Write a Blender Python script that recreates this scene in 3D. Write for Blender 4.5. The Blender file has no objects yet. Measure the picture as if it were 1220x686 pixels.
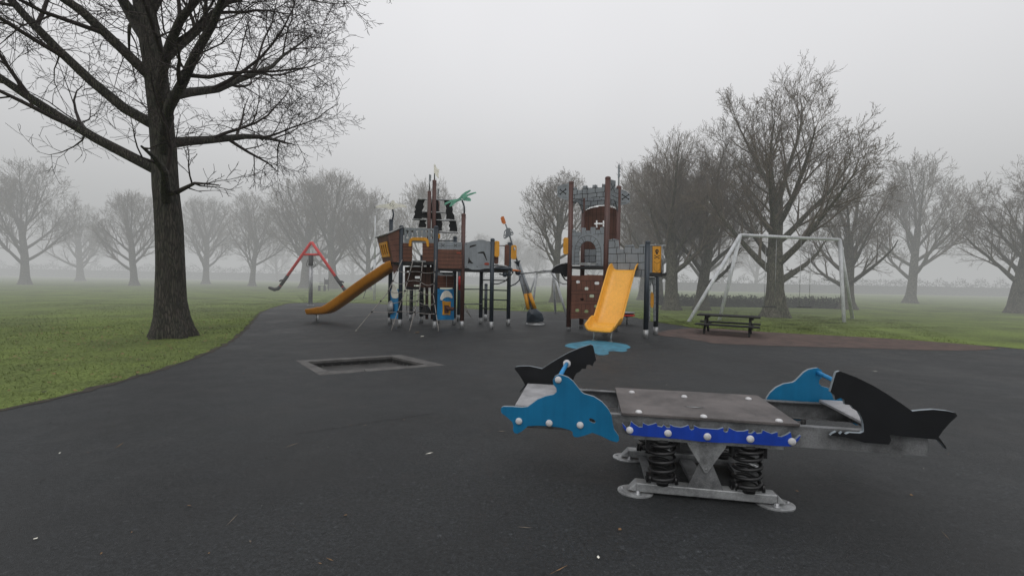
import bpy, math, random
from mathutils import Vector, Matrix
from mathutils.geometry import tessellate_polygon

# ------------------------------------------------------------------ survey helpers
F, H0 = 540.0, 1.3
PITCH, ROLL = math.atan(10/540), math.radians(1.0)
def ray(px, py):
    dx, dy = px-610.0, py-343.0
    c, s = math.cos(ROLL), math.sin(ROLL)
    ux, uy = dx*c+dy*s, -dx*s+dy*c
    cp, sp = math.cos(PITCH), math.sin(PITCH)
    return Vector((ux, F*cp-uy*sp, -(uy*cp+F*sp)))
def G(px, py, z=0.0):
    d = ray(px, py); t = (z-H0)/d.z
    return Vector((d.x*t, d.y*t, z))
def P3(px, py, Y):
    d = ray(px, py); t = Y/d.y
    return Vector((d.x*t, Y, H0+d.z*t))
class Plane:
    """vertical plane through two ground points; s along it, z up, off towards the viewer side"""
    def __init__(self, a, b):
        self.O = Vector((a[0], a[1])); D = Vector((b[0]-a[0], b[1]-a[1])); self.L = D.length; self.D = D.normalized()
        N = Vector((self.D.y, -self.D.x))
        if N.dot(-self.O) < 0: N = -N
        self.N = N
    def uv(self, px, py):
        d = ray(px, py); D, O = self.D, self.O
        det = D.x*(-d.y)+d.x*D.y
        s = (-O.x*(-d.y)-(-d.x)*(-O.y))/det
        t = (D.x*(-O.y)-D.y*(-O.x))/det
        return (s, H0+t*d.z)
    def pt(self, s, z, off=0.0):
        p = self.O+self.D*s+self.N*off
        return Vector((p.x, p.y, z))
def zm(pts, sc, ox, oy, pl=None):
    out = [(ox+x/sc, oy+y/sc) for x, y in pts]
    return [pl.uv(*p) for p in out] if pl else out

# ------------------------------------------------------------------ mesh builder
col = bpy.context.scene.collection
BASE = {}
class MB:
    def __init__(self): self.v = []; self.f = []; self.m = []; self.s = []
    def add(self, vs, fs, mi=0, sm=False):
        n = len(self.v); self.v += [Vector(x) for x in vs]
        for q in fs: self.f.append(tuple(n+i for i in q)); self.m.append(mi); self.s.append(sm)
        return self
    def box(self, c, size, ax=None, mi=0):
        ax = ax or (Vector((1,0,0)), Vector((0,1,0)), Vector((0,0,1)))
        c = Vector(c); h = [x/2 for x in size]; vs = []
        for i in (-1,1):
            for j in (-1,1):
                for k in (-1,1): vs.append(c+ax[0]*(i*h[0])+ax[1]*(j*h[1])+ax[2]*(k*h[2]))
        return self.add(vs, [(0,1,3,2),(4,6,7,5),(0,4,5,1),(2,3,7,6),(0,2,6,4),(1,5,7,3)], mi)
    def tube(self, pts, r, n=10, mi=0, closed=False, caps=True, sm=True):
        pts = [Vector(p) for p in pts]; k = len(pts)
        rs = r if isinstance(r, (list, tuple)) else [r]*k
        prev = None; vs = []
        for i, p in enumerate(pts):
            if closed: t = pts[(i+1) % k]-pts[i-1]
            else: t = pts[min(i+1, k-1)]-pts[max(i-1, 0)]
            t.normalize()
            if prev is None:
                a = Vector((0,0,1)) if abs(t.z) < .9 else Vector((1,0,0))
                u = t.cross(a).normalized()
            else: u = (prev-t*prev.dot(t)).normalized()
            prev = u; w = t.cross(u)
            for j in range(n):
                th = 2*math.pi*j/n
                vs.append(p+(u*math.cos(th)+w*math.sin(th))*rs[i])
        fs = []
        for i in range(k if closed else k-1):
            a, b = i*n, ((i+1) % k)*n
            for j in range(n): fs.append((a+j, a+(j+1) % n, b+(j+1) % n, b+j))
        self.add(vs, fs, mi, sm)
        if caps and not closed:
            m = len(self.v)-len(vs)
            self.f.append(tuple(m+j for j in range(n))[::-1]); self.m.append(mi); self.s.append(False)
            self.f.append(tuple(m+(k-1)*n+j for j in range(n))); self.m.append(mi); self.s.append(False)
        return self
    def lathe(self, c, prof, n=20, ax=None, mi=0):
        """prof: list of (radius, height) along the axis"""
        c = Vector(c); A = Vector(ax).normalized() if ax is not None else Vector((0,0,1))
        a = Vector((0,0,1)) if abs(A.z) < .9 else Vector((1,0,0))
        u = A.cross(a).normalized(); w = A.cross(u); vs = []
        for r, h in prof:
            for j in range(n):
                th = 2*math.pi*j/n; vs.append(c+A*h+(u*math.cos(th)+w*math.sin(th))*max(r, 1e-5))
        fs = [(i*n+j, i*n+(j+1) % n, (i+1)*n+(j+1) % n, (i+1)*n+j) for i in range(len(prof)-1) for j in range(n)]
        return self.add(vs, fs, mi, True)
    def dome(self, c, r, ax, flat=.6, mi=0, n=14):
        return self.lathe(c, [(r, 0), (r, r*.12)]+[(r*math.cos(t), r*.12+r*flat*math.sin(t)) for t in (.35,.7,1.05,1.35,1.57)], n, ax, mi)
    def ball(self, c, r, n=10, mi=0):
        return self.lathe(c, [(r*math.sin(t*math.pi/8), -r*math.cos(t*math.pi/8)) for t in range(9)], n, None, mi)
    def prism(self, pl, outer, o0, o1, holes=(), mi=0, smi=None):
        rings = [list(outer)]+[list(h) for h in holes]
        flat = [p for r in rings for p in r]
        tris = tessellate_polygon([[Vector((p[0], p[1], 0)) for p in r] for r in rings])
        k = len(flat)
        vs = [pl.pt(p[0], p[1], o1) for p in flat]+[pl.pt(p[0], p[1], o0) for p in flat]
        fs = [tuple(t) for t in tris]+[tuple(i+k for i in t)[::-1] for t in tris]
        st = 0
        for r in rings:
            n = len(r)
            for j in range(n): fs.append((st+j, st+(j+1) % n, st+(j+1) % n+k, st+j+k))
            st += n
        k0 = len(self.m); self.add(vs, fs, mi)
        if smi is not None:
            for q in range(k0+2*len(tris), len(self.m)): self.m[q] = smi
        return self
    def poly3(self, pts, th, mi=0):
        pts = [Vector(p) for p in pts]; n = Vector((0,0,0))
        for i in range(len(pts)): n += pts[i].cross(pts[(i+1) % len(pts)])
        n.normalize()
        if n.dot(-pts[0]+Vector((0,0,H0))) < 0: n = -n
        k = len(pts); vs = pts+[p-n*th for p in pts]
        fs = [tuple(range(k)), tuple(range(2*k-1, k-1, -1))]+[(i, (i+1) % k, (i+1) % k+k, i+k) for i in range(k)]
        return self.add(vs, fs, mi)
    def line(self, pl, pts, w, off, mi=1):
        """flat ribbon lying on a panel face"""
        for a, b in zip(pts, pts[1:]):
            a = Vector(a); b = Vector(b); d = b-a
            if d.length < 1e-6: continue
            d.normalize(); n = Vector((-d.y, d.x))*w/2; a = a-d*w*.3; b = b+d*w*.3
            self.add([pl.pt(*(a+n), off), pl.pt(*(b+n), off), pl.pt(*(b-n), off), pl.pt(*(a-n), off)], [(0,1,2,3)], mi)
        return self
    def build(self, name, mats, parent=None, origin=None, bevel=0):
        me = bpy.data.meshes.new(name)
        o = bpy.data.objects.new(name, me); col.objects.link(o)
        if parent is not None:
            org = BASE[parent.name]; o.parent = parent
        else:
            org = Vector(origin) if origin is not None else Vector((0,0,0)); o.location = org
        BASE[o.name] = org
        me.from_pydata([tuple(v-org) for v in self.v], [], self.f)
        if not isinstance(mats, (list, tuple)): mats = [mats]
        for m in mats: me.materials.append(m)
        me.polygons.foreach_set('material_index', self.m); me.polygons.foreach_set('use_smooth', self.s)
        me.update()
        import bmesh
        bm = bmesh.new(); bm.from_mesh(me); bmesh.ops.recalc_face_normals(bm, faces=bm.faces) if len(self.f) < 60000 else None
        bm.to_mesh(me); bm.free()
        if bevel:
            b = o.modifiers.new('b', 'BEVEL'); b.width = bevel; b.segments = 2; b.limit_method = 'ANGLE'; b.angle_limit = math.radians(40)
        return o
def tag(o, label=None, cat=None, group=None, kind=None):
    for k, v in (('label', label), ('category', cat), ('group', group), ('kind', kind)):
        if v: o[k] = v
    return o
def empty(name, loc, label, cat, group=None):
    o = bpy.data.objects.new(name, None); col.objects.link(o); o.location = loc; o.empty_display_size = .2
    BASE[o.name] = Vector(loc)
    return tag(o, label, cat, group)
def copy_tree(o, parent=None):
    c = o.copy(); col.objects.link(c); c.parent = parent
    if c.name not in BASE: BASE[c.name] = BASE.get(o.name, Vector((0,0,0)))
    for ch in list(o.children): copy_tree(ch, c)
    return c

# ------------------------------------------------------------------ materials
def mat(name, c, rough=.6, var=.18, scale=6.0, bump=.0, bscale=60, metal=0.0, grime=None, spec=.5, fine=0.0, streak=0.0):
    m = bpy.data.materials.new(name); m.use_nodes = True; nt = m.node_tree; N = nt.nodes; L = nt.links
    b = N['Principled BSDF']; b.inputs['Roughness'].default_value = rough; b.inputs['Metallic'].default_value = metal
    b.inputs['Specular IOR Level'].default_value = spec
    tc = N.new('ShaderNodeTexCoord')
    nz = N.new('ShaderNodeTexNoise'); nz.inputs['Scale'].default_value = scale; nz.inputs['Detail'].default_value = 6; nz.inputs['Roughness'].default_value = .65
    L.new(tc.outputs['Object'], nz.inputs['Vector'])
    rp = N.new('ShaderNodeValToRGB'); e = rp.color_ramp.elements
    g = grime or tuple(x*(1-2*var) for x in c)
    e[0].position = .3; e[0].color = (*g, 1); e[1].position = .62; e[1].color = (*[min(1, x*(1+var*.6)) for x in c], 1)
    L.new(nz.outputs['Fac'], rp.inputs['Fac'])
    src = rp.outputs['Color']
    if streak:
        mp = N.new('ShaderNodeMapping'); mp.inputs['Scale'].default_value = (14, 14, .9); L.new(tc.outputs['Object'], mp.inputs['Vector'])
        n3 = N.new('ShaderNodeTexNoise'); n3.inputs['Scale'].default_value = 2.2; n3.inputs['Detail'].default_value = 5; L.new(mp.outputs[0], n3.inputs['Vector'])
        r3 = N.new('ShaderNodeMapRange'); r3.inputs['From Min'].default_value = .35; r3.inputs['From Max'].default_value = .7
        r3.inputs['To Min'].default_value = 1-streak; r3.inputs['To Max'].default_value = 1.08; L.new(n3.outputs['Fac'], r3.inputs['Value'])
        mx = N.new('ShaderNodeVectorMath'); mx.operation = 'SCALE'; L.new(src, mx.inputs[0]); L.new(r3.outputs[0], mx.inputs['Scale']); src = mx.outputs[0]
    if fine:
        n2 = N.new('ShaderNodeTexNoise'); n2.inputs['Scale'].default_value = bscale*1.7; n2.inputs['Detail'].default_value = 3; L.new(tc.outputs['Object'], n2.inputs['Vector'])
        r2 = N.new('ShaderNodeMapRange'); r2.inputs['From Min'].default_value = .3; r2.inputs['From Max'].default_value = .7
        r2.inputs['To Min'].default_value = 1-fine; r2.inputs['To Max'].default_value = 1+fine; L.new(n2.outputs['Fac'], r2.inputs['Value'])
        mx = N.new('ShaderNodeVectorMath'); mx.operation = 'SCALE'; L.new(src, mx.inputs[0]); L.new(r2.outputs[0], mx.inputs['Scale']); src = mx.outputs[0]
    L.new(src, b.inputs['Base Color'])
    rr = N.new('ShaderNodeMapRange'); rr.inputs['To Min'].default_value = max(.05, rough-.12); rr.inputs['To Max'].default_value = min(1, rough+.12)
    L.new(nz.outputs['Fac'], rr.inputs['Value']); L.new(rr.outputs[0], b.inputs['Roughness'])
    if bump:
        nb = N.new('ShaderNodeTexNoise'); nb.inputs['Scale'].default_value = bscale; nb.inputs['Detail'].default_value = 4
        L.new(tc.outputs['Object'], nb.inputs['Vector'])
        bp = N.new('ShaderNodeBump'); bp.inputs['Strength'].default_value = bump; bp.inputs['Distance'].default_value = .01
        L.new(nb.outputs['Fac'], bp.inputs['Height']); L.new(bp.outputs[0], b.inputs['Normal'])
    return m
def barkmat(name, c, *a, **k):
    m = mat(name, c, *a, **k); nt = m.node_tree; N = nt.nodes; L = nt.links; b = N['Principled BSDF']
    tc = N.new('ShaderNodeTexCoord'); mp = N.new('ShaderNodeMapping'); mp.inputs['Scale'].default_value = (1, 1, .16); L.new(tc.outputs['Object'], mp.inputs['Vector'])
    v = N.new('ShaderNodeTexVoronoi'); v.feature = 'DISTANCE_TO_EDGE'; v.inputs['Scale'].default_value = 26
    nz = N.new('ShaderNodeTexNoise'); nz.inputs['Scale'].default_value = 9; L.new(mp.outputs[0], nz.inputs['Vector'])
    mxv = N.new('ShaderNodeVectorMath'); mxv.operation = 'ADD'; L.new(mp.outputs[0], mxv.inputs[0])
    sc = N.new('ShaderNodeVectorMath'); sc.operation = 'SCALE'; sc.inputs['Scale'].default_value = .12; L.new(nz.outputs['Color'], sc.inputs[0]); L.new(sc.outputs[0], mxv.inputs[1]); L.new(mxv.outputs[0], v.inputs['Vector'])
    r = N.new('ShaderNodeMapRange'); r.inputs['From Max'].default_value = .22; r.inputs['To Min'].default_value = .35; r.inputs['To Max'].default_value = 1.15; L.new(v.outputs['Distance'], r.inputs['Value'])
    src = b.inputs['Base Color'].links[0].from_socket; q = N.new('ShaderNodeVectorMath'); q.operation = 'SCALE'; L.new(src, q.inputs[0]); L.new(r.outputs[0], q.inputs['Scale']); L.new(q.outputs[0], b.inputs['Base Color'])
    bp = N.new('ShaderNodeBump'); bp.inputs['Strength'].default_value = .9; bp.inputs['Distance'].default_value = .02; L.new(r.outputs[0], bp.inputs['Height']); L.new(bp.outputs[0], b.inputs['Normal'])
    return m
M = dict(
    darkpost=mat('charcoal_post_paint', (.030,.043,.058), .45, .12, 3, streak=.25),
    brownpost=mat('brown_post_paint', (.098,.042,.033), .5, .15, 3, streak=.3),
    brown=mat('brown_board', (.150,.058,.034), .55, .15, 3, .1, 40, streak=.15),
    brown2=mat('dark_brown_board', (.105,.043,.028), .6, .15, 3, streak=.15),
    line=mat('routed_groove', (.012,.011,.011), .8, .1),
    stone=mat('grey_panel', (.245,.27,.29), .55, .12, 2.5, .1, 50, streak=.09),
    stone2=mat('grey_panel_dark', (.18,.20,.215), .55, .14, 2.5, streak=.1),
    orange=mat('amber_panel', (.70,.32,.022), .45, .1, 3, streak=.1),
    dullred=mat('dull_red_badge', (.30,.045,.02), .5, .1, 3),
    edge=mat('pale_cut_edge', (.24,.28,.31), .6, .1, 8),
    slide=mat('amber_slide_plastic', (.82,.405,.05), .36, .07, 1.5, streak=.06),
    slide2=mat('ochre_slide_plastic', (.50,.20,.02), .34, .08, 1.5, streak=.08),
    rotor=mat('orange_paddle', (.62,.17,.03), .5, .15, 3),
    blue=mat('blue_board', (.003,.150,.315), .5, .08, 4, .06, 300, fine=.05, streak=.05, spec=.35),
    shipblue=mat('bright_blue_board', (.008,.25,.56), .5, .12, 4, streak=.2),
    wave=mat('royal_blue_board', (.004,.048,.40), .45, .1, 4, .08, 300, fine=.06, streak=.1),
    black=mat('black_board', (.010,.011,.013), .62, .2, 4, .08, 300, spec=.25),
    cream=mat('cream_board', (.92,.90,.80), .6, .06, 5, streak=.08),
    green=mat('mint_green_board', (.17,.46,.33), .6, .15, 5, streak=.3),
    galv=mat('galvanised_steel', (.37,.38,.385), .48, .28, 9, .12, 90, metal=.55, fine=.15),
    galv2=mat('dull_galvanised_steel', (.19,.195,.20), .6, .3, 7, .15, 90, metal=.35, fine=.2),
    steel=mat('brushed_steel', (.36,.37,.38), .4, .18, 8, metal=.7),
    whitecap=mat('white_bolt_cap', (.62,.62,.63), .4, .12, 30),
    whitepaint=mat('white_frame_paint', (.60,.62,.64), .5, .15, 3, streak=.2),
    spring=mat('black_spring_paint', (.013,.013,.014), .38, .2, 10),
    dark=mat('black_rubber', (.016,.016,.017), .6, .2, 8),
    red=mat('red_frame_paint', (.62,.018,.016), .42, .12, 4),
    rope=mat('grey_rope', (.30,.28,.26), .85, .25, 40),
    plate=mat('worn_deck_board', (.115,.103,.10), .62, .30, 5, .25, 120, fine=.22),
    seat=mat('pale_seat_board', (.33,.33,.34), .5, .22, 6, .2, 120, fine=.15),
    bark=barkmat('mossy_bark', (.115,.108,.082), .9, .3, 4, .6, 30, grime=(.070,.076,.048)),
    twig=mat('brown_twigs', (.155,.130,.104), .9, .2, 2),
    twigdark=mat('near_bare_twigs', (.036,.027,.024), .9, .2, 2),
    barkdark=barkmat('dark_fissured_bark', (.060,.052,.044), .9, .3, 4, .6, 30, grime=(.034,.038,.026)),
    wood=mat('dark_stained_wood', (.010,.010,.010), .75, .2, 6),
    hedge=mat('hedge_leaves', (.040,.050,.028), .9, .4, 2),
    puddle=mat('blue_rubber_puddle', (.045,.20,.29), .75, .25, 4, .35, 140, fine=.35),
    tile=mat('grey_rubber_tile', (.098,.095,.092), .78, .25, 5, .35, 140, fine=.3),
    trampmat=mat('trampoline_mat', (.046,.045,.043), .5, .35, 3, .2, 90, fine=.2),
    leaf=mat('fallen_leaves', (.22,.13,.06), .8, .4, 60),
    pale=mat('pale_render', (.5,.5,.48), .8, .1, 2),
    roof=mat('slate_roof', (.09,.08,.08), .8, .1, 2),
    glass=mat('dark_pane', (.03,.035,.04), .15, .1, 2),
)
def ground_mat():
    m = bpy.data.materials.new('dark_rubber_surface'); m.use_nodes = True; nt = m.node_tree; N = nt.nodes; L = nt.links; b = N['Principled BSDF']
    tc = N.new('ShaderNodeTexCoord')
    def noise(s, d=4, r=.6):
        n = N.new('ShaderNodeTexNoise'); n.inputs['Scale'].default_value = s; n.inputs['Detail'].default_value = d; n.inputs['Roughness'].default_value = r
        L.new(tc.outputs['Object'], n.inputs['Vector']); return n.outputs['Fac']
    def mr(x, a, c, lo, hi):
        r = N.new('ShaderNodeMapRange'); r.inputs['From Min'].default_value = a; r.inputs['From Max'].default_value = c
        r.inputs['To Min'].default_value = lo; r.inputs['To Max'].default_value = hi; L.new(x, r.inputs['Value']); return r.outputs[0]
    def mul(a, c):
        q = N.new('ShaderNodeMath'); q.operation = 'MULTIPLY'; L.new(a, q.inputs[0]); L.new(c, q.inputs[1]); return q.outputs[0]
    big = noise(.55, 5, .62); mid = noise(3.2, 6, .7); fine = noise(150, 2)
    v = N.new('ShaderNodeTexVoronoi'); v.inputs['Scale'].default_value = 210; L.new(tc.outputs['Object'], v.inputs['Vector'])
    sp = N.new('ShaderNodeSeparateColor'); L.new(v.outputs['Color'], sp.inputs[0])
    grain = mr(sp.outputs[0], 0, 1, .55, 1.5)
    pale = mr(sp.outputs[1], .975, 1, 1.0, 2.6)
    v2 = N.new('ShaderNodeTexVoronoi'); v2.inputs['Scale'].default_value = 55; L.new(tc.outputs['Object'], v2.inputs['Vector'])
    sp2 = N.new('ShaderNodeSeparateColor'); L.new(v2.outputs['Color'], sp2.inputs[0])
    clump = mr(noise(46, 3, .75), .36, .64, .55, 1.6); speck = mul(mr(sp2.outputs[0], .985, .99, 1, 1.9), mr(sp2.outputs[1], .0, .03, .45, 1.0))
    grain = mul(grain, mul(clump, speck))
    damp = mul(mr(noise(.8, 5, .6), .52, .60, 1.0, .70), mr(noise(1.9, 5, .65), .56, .66, 1.0, .80))
    grain = mul(grain, damp)
    k = mul(mul(mul(mr(big, .32, .68, .66, 1.30), mr(mid, .32, .68, .80, 1.2)), mul(grain, pale)), mr(fine, .3, .7, .75, 1.25))
    s = N.new('ShaderNodeVectorMath'); s.operation = 'SCALE'; s.inputs[0].default_value = (.0170, .0190, .0203); L.new(k, s.inputs['Scale'])
    L.new(s.outputs[0], b.inputs['Base Color'])
    L.new(mul(mr(mid, .3, .7, .55, .74), mr(damp, .6, 1, .80, 1.0)), b.inputs['Roughness']); b.inputs['Specular IOR Level'].default_value = .42
    bp = N.new('ShaderNodeBump'); bp.inputs['Strength'].default_value = .55; bp.inputs['Distance'].default_value = .006
    ad = N.new('ShaderNodeMath'); ad.operation = 'ADD'; L.new(v.outputs['Distance'], ad.inputs[0]); L.new(fine, ad.inputs[1])
    L.new(ad.outputs[0], bp.inputs['Height']); L.new(bp.outputs[0], b.inputs['Normal'])
    return m
def grass_mat():
    m = mat('damp_grass', (.125,.165,.045), .95, .35, .5, .8, 22, grime=(.080,.100,.036), fine=.45, spec=.15)
    return m
M['ground'] = ground_mat(); M['grass'] = grass_mat()
M['blade'] = mat('grass_blades', (.150,.185,.060), .85, .35, .8, spec=.2)
M['soil'] = mat('damp_soil', (.040,.032,.024), .9, .35, 6, .6, 60, fine=.5)
M['mulch'] = mat('brown_mulch', (.085,.055,.046), .85, .3, 3, .6, 60, fine=.5)

# ------------------------------------------------------------------ ground
def sheet(name, outer, holes, z, m, **kw):
    rings = [outer]+list(holes); flat = [p for r in rings for p in r]
    tris = tessellate_polygon([[Vector((p[0], p[1], 0)) for p in r] for r in rings])
    mb = MB(); mb.add([(p[0], p[1], z) for p in flat], [tuple(t) for t in tris])
    # all facing up
    fs = []
    for t in mb.f:
        a, b, c = (mb.v[i] for i in t); fs.append(t if (b-a).cross(c-a).z > 0 else t[::-1])
    mb.f = fs
    me = bpy.data.meshes.new(name); o = bpy.data.objects.new(name, me); col.objects.link(o)
    me.from_pydata([tuple(v) for v in mb.v], [], mb.f); me.materials.append(m); me.update()
    return tag(o, **kw)
def smooth(pts, n=6):
    """closed Catmull-Rom"""
    out = []; k = len(pts)
    for i in range(k):
        p0, p1, p2, p3 = (Vector(pts[(i+j-1) % k][:2]) for j in range(4))
        for q in range(n):
            t = q/n
            out.append(((2*p1)+(p2-p0)*t+(2*p0-5*p1+4*p2-p3)*t*t+(3*p1-p0-3*p2+p3)*t**3)*.5)
    return [(p.x, p.y) for p in out]
gp = [G(*p)[:2] for p in ((352,361),(400,360.8),(450,362),(520,366),(600,370),(680,372),(746,377),(775,383),(790,385),(811,388),(834,392))]
surf = [(-8,-6),(-9,-2.5),(-6.8,1.2),(-4.9,3.6),(-4.7,6),(-5.4,8.7),(-6.9,12),(-8.8,16),(-10.1,20)]+gp+[(5.9,12.9),(6.6,12.3),(7.6,11.4),(9.0,10.9),(11,9.6),(12,4),(9,-6)]
surf = smooth(surf, 4)
T4 = [G(*p) for p in ((381,447),(352,429.5),(477,422.5),(530.5,435))]
Ti = [G(*p) for p in ((394,443.0),(368.7,432.4),(464.5,426),(503.4,435.2))]
sheet('playground_surface', surf, [[p[:2] for p in T4]], 0.0, M['ground'], kind='structure')
inner = [((x-0)*.96, (y-7)*.97+7) for x, y in surf]
ring = [(900*math.cos(t*math.pi/12), 900*math.sin(t*math.pi/12)) for t in range(24)]
sheet('grass_field', ring, [inner], -.012, M['grass'], kind='structure')
# soil below the rubber edge closes the small step
brn = smooth([G(*p)[:2] for p in ((782,396.5),(800,393),(822,391),(836,391.5))]+[(5.9,12.9),(7.2,12.1),(9.4,11.2),(10.6,9.9),(9.2,9.3),(7.2,9.4)]+[G(*p)[:2] for p in ((868,410),(840,407),(810,402),(788,400))], 5)
sheet('mulch_path', brn, [], .004, M['mulch'], kind='structure')
pz = [(93,592),(130,575),(200,566),(250,557),(330,559),(400,569),(470,580),(498,592),(507,604),(480,613),(488,622),(455,629),(400,625),(368,630),(372,642),(340,650),(305,648),(285,638),(265,625),(230,612),(180,613),(130,604)]
sheet('painted_puddle', smooth([G(655+x/5.28, 300+y/5.28)[:2] for x, y in pz], 4), [], .004, M['puddle'],
      label='flat pale blue puddle shape inlaid in the dark surface below the amber slide', cat='floor marking')
bpy.data.objects['painted_puddle']['kind'] = 'structure'
# seam in the rubber
rnd = random.Random(5)
a, b = G(352,517), G(520,492); pts = []
for i in range(40):
    p = a.lerp(b, i/39); pts.append((p.x+rnd.uniform(-.004,.004), p.y+rnd.uniform(-.008,.008)))
sm = MB()
for i in range(39):
    p, q = pts[i], pts[i+1]; w = rnd.uniform(.002,.005)
    sm.add([(p[0], p[1]-w, .004), (q[0], q[1]-w, .004), (q[0], q[1]+w, .004), (p[0], p[1]+w, .004)], [(0,1,2,3)])
tag(sm.build('surface_seam', M['line']), kind='structure')
# litter
lt = MB()
def inpoly(p, poly):
    c = False; j = len(poly)-1
    for i in range(len(poly)):
        xi, yi = poly[i]; xj, yj = poly[j]
        if (yi > p[1]) != (yj > p[1]) and p[0] < (xj-xi)*(p[1]-yi)/(yj-yi)+xi: c = not c
        j = i
    return c
for i in range(230):
    y = 1.4+16*rnd.random()**1.5; x = rnd.uniform(-1.2, 1.2)*y*.9
    if inpoly((x, y), [p[:2] for p in T4]) or not inpoly((x, y), surf): continue
    a = rnd.random()*6.28; l = rnd.choice((.004,.005,.007,.013)); w = l*rnd.uniform(.3,.8)
    if rnd.random() < .2: l, w = rnd.uniform(.03,.07), .0022
    d = Vector((math.cos(a), math.sin(a), 0)); n = Vector((-d.y, d.x, 0)); c = Vector((x, y, .006))
    mi = rnd.choice((0,0,1,1,2))
    lt.add([c-d*l, c+n*w+Vector((0,0,rnd.random()*.006)), c+d*l*.8+Vector((0,0,.003)), c-n*w], [(0,1,2,3)], mi)
tag(lt.build('leaf_litter', [M['leaf'], M['twig'], M['cream']]), 'scattered crumbs of leaf, twig and grit on the dark surface', 'litter', kind='stuff')
for px, py, s, lb, m in ((497,397,.05,'curled orange leaf lying in front of the rope net','leaf'),(503,401.5,.035,'tiny pale scrap on the ground in front of the rope net','cream'),(424,394.5,.02,'tiny pale scrap at the foot of the outermost left rope','cream')):
    mb = MB(); c = G(px, py); rings = []
    for q in range(7):
        t = q/6; w = s*.55*math.sin(math.pi*min(1, t*.9+.08)); x = (t-.5)*2*s
        rings.append([(c.x+x, c.y-w, .012+.02*t), (c.x+x, c.y, .006+.008*t), (c.x+x, c.y+w, .016+.018*t)])
    mb.add([p for r in rings for p in r], [(i*3+j, i*3+j+1, i*3+j+4, i*3+j+3) for i in range(6) for j in range(2)])
    tag(mb.build('fallen_leaf' if m == 'leaf' else 'litter_scrap', M[m], origin=c), lb, 'leaf' if m == 'leaf' else 'scrap')
# grass tufts along the near edge of the field
gb = MB(); k = 0
edge = [Vector(p) for p in surf]
while k < 115000:
    i = rnd.randrange(len(edge)); a, b = edge[i], edge[(i+1) % len(edge)]
    if (a.y+b.y)/2 < 2.5 or a.x > 10.5: continue
    c = a.lerp(b, rnd.random()); n = (b-a).normalized(); n = Vector((n.y, -n.x))
    if inpoly(c+n*.3, surf): n = -n
    c = c+n*(rnd.random()**1.5*(6.5 if c.x < -4 and c.y < 19 else 9))
    if inpoly(c, surf) or inpoly(c, brn): continue
    near = c.length < 12; h = rnd.uniform(.012,.045)*(.8 if near else .9); w = rnd.uniform(.002,.0045)*(1 if near else 1.5); an = rnd.random()*3.14; d = Vector((math.cos(an), math.sin(an), 0))*w
    o = Vector((c.x, c.y, -.012)); tip = o+Vector((rnd.uniform(-.03,.03), rnd.uniform(-.03,.03), h))
    gb.add([o-d, o+d, tip], [(0,1,2)]); k += 1
tag(gb.build('grass_tufts', M['blade']), 'short damp grass tufts along the edge of the dark surface', 'grass', kind='stuff')

# bare soil along the rubber edge, wandering in width, and old leaves on the grass
so_ = MB(); pe = [p for p in edge if p.y > 1]; rs_ = random.Random(9); ring_ = []
dense = []
for i in range(len(edge)):
    a, b = edge[i], edge[(i+1) % len(edge)]
    if a.y < 1 or b.y < 1: dense.append(None); continue
    m_ = max(2, int((b-a).length/.12)); n = (b-a).normalized(); n = Vector((n.y, -n.x)); n = -n if inpoly((a+b)/2+n*.2, surf) else n
    for q in range(m_): dense.append((a.lerp(b, q/m_), n))
prev = None
for it in dense:
    if it is None: prev = None; continue
    p, n = it; w1 = .03+.10*rs_.random()**2; w0 = .01+.05*rs_.random()**3
    cur = (p-n*w0, p+n*w1)
    if prev: so_.add([(prev[0].x, prev[0].y, .0035), (cur[0].x, cur[0].y, .0035), (cur[1].x, cur[1].y, .0035), (prev[1].x, prev[1].y, .0035)], [(0,1,2,3)])
    prev = cur
tag(so_.build('soil_edge', M['soil']), kind='structure')
lv = MB(); k = 0
while k < 900:
    x, y = rs_.uniform(-13,-4), rs_.uniform(4,20)
    if inpoly((x, y), surf) or rs_.random() > math.exp(-((x+7)**2+(y-9.4)**2)/22): continue
    a = rs_.random()*6.28; l = rs_.uniform(.015,.035); d = Vector((math.cos(a), math.sin(a), rs_.uniform(-.2,.3)))*l; n = Vector((-d.y, d.x, rs_.uniform(-.01,.01)))*.6; c = Vector((x, y, .02))
    lv.add([c-d, c+n, c+d, c-n], [(0,1,2,3)], rs_.choice((0,0,1))); k += 1
tag(lv.build('fallen_leaves', [M['leaf'], M['soil']]), 'brown leaves lying on the grass under the near tree', 'leaves', kind='stuff')

# ------------------------------------------------------------------ sunken trampoline
c4 = sum((p for p in T4), Vector())/4; Ti = [Ti[i].lerp(T4[i], .14) for i in range(4)]
tr = empty('sunken_trampoline', c4, 'sunken rectangular trampoline with wide grey rubber tile border, left of the dark ground', 'trampoline')
def lerp4(Q, u, v): return Q[0].lerp(Q[3], u).lerp(Q[1].lerp(Q[2], u), v)
for i in range(4):                       # border tiles, one per side and split by joints
    o0, o1, i0, i1 = T4[i], T4[(i+1) % 4], Ti[i], Ti[(i+1) % 4]
    nt_ = 3 if i in (1, 3) else 2
    mb = MB()
    for q in range(nt_):
        a0, a1 = q/nt_+.002, (q+1)/nt_-.002
        A_, B_, C_, D_ = o0.lerp(o1, a0), o0.lerp(o1, a1), i0.lerp(i1, a1), i0.lerp(i1, a0)
        up = Vector((0,0,.010)); hi = Vector((0,0,.016)); dn = Vector((0,0,-.10))
        vs = [A_+up*.4, B_+up*.4, C_+hi, D_+hi, A_+dn, B_+dn, C_+dn, D_+dn]
        mb.add(vs, [(0,1,2,3),(4,7,6,5),(0,4,5,1),(1,5,6,2),(2,6,7,3),(3,7,4,0)])
    mb.build('border_tile', M['tile'], tr, bevel=.004)
pit = MB(); cI = sum(Ti, Vector())/4
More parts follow.
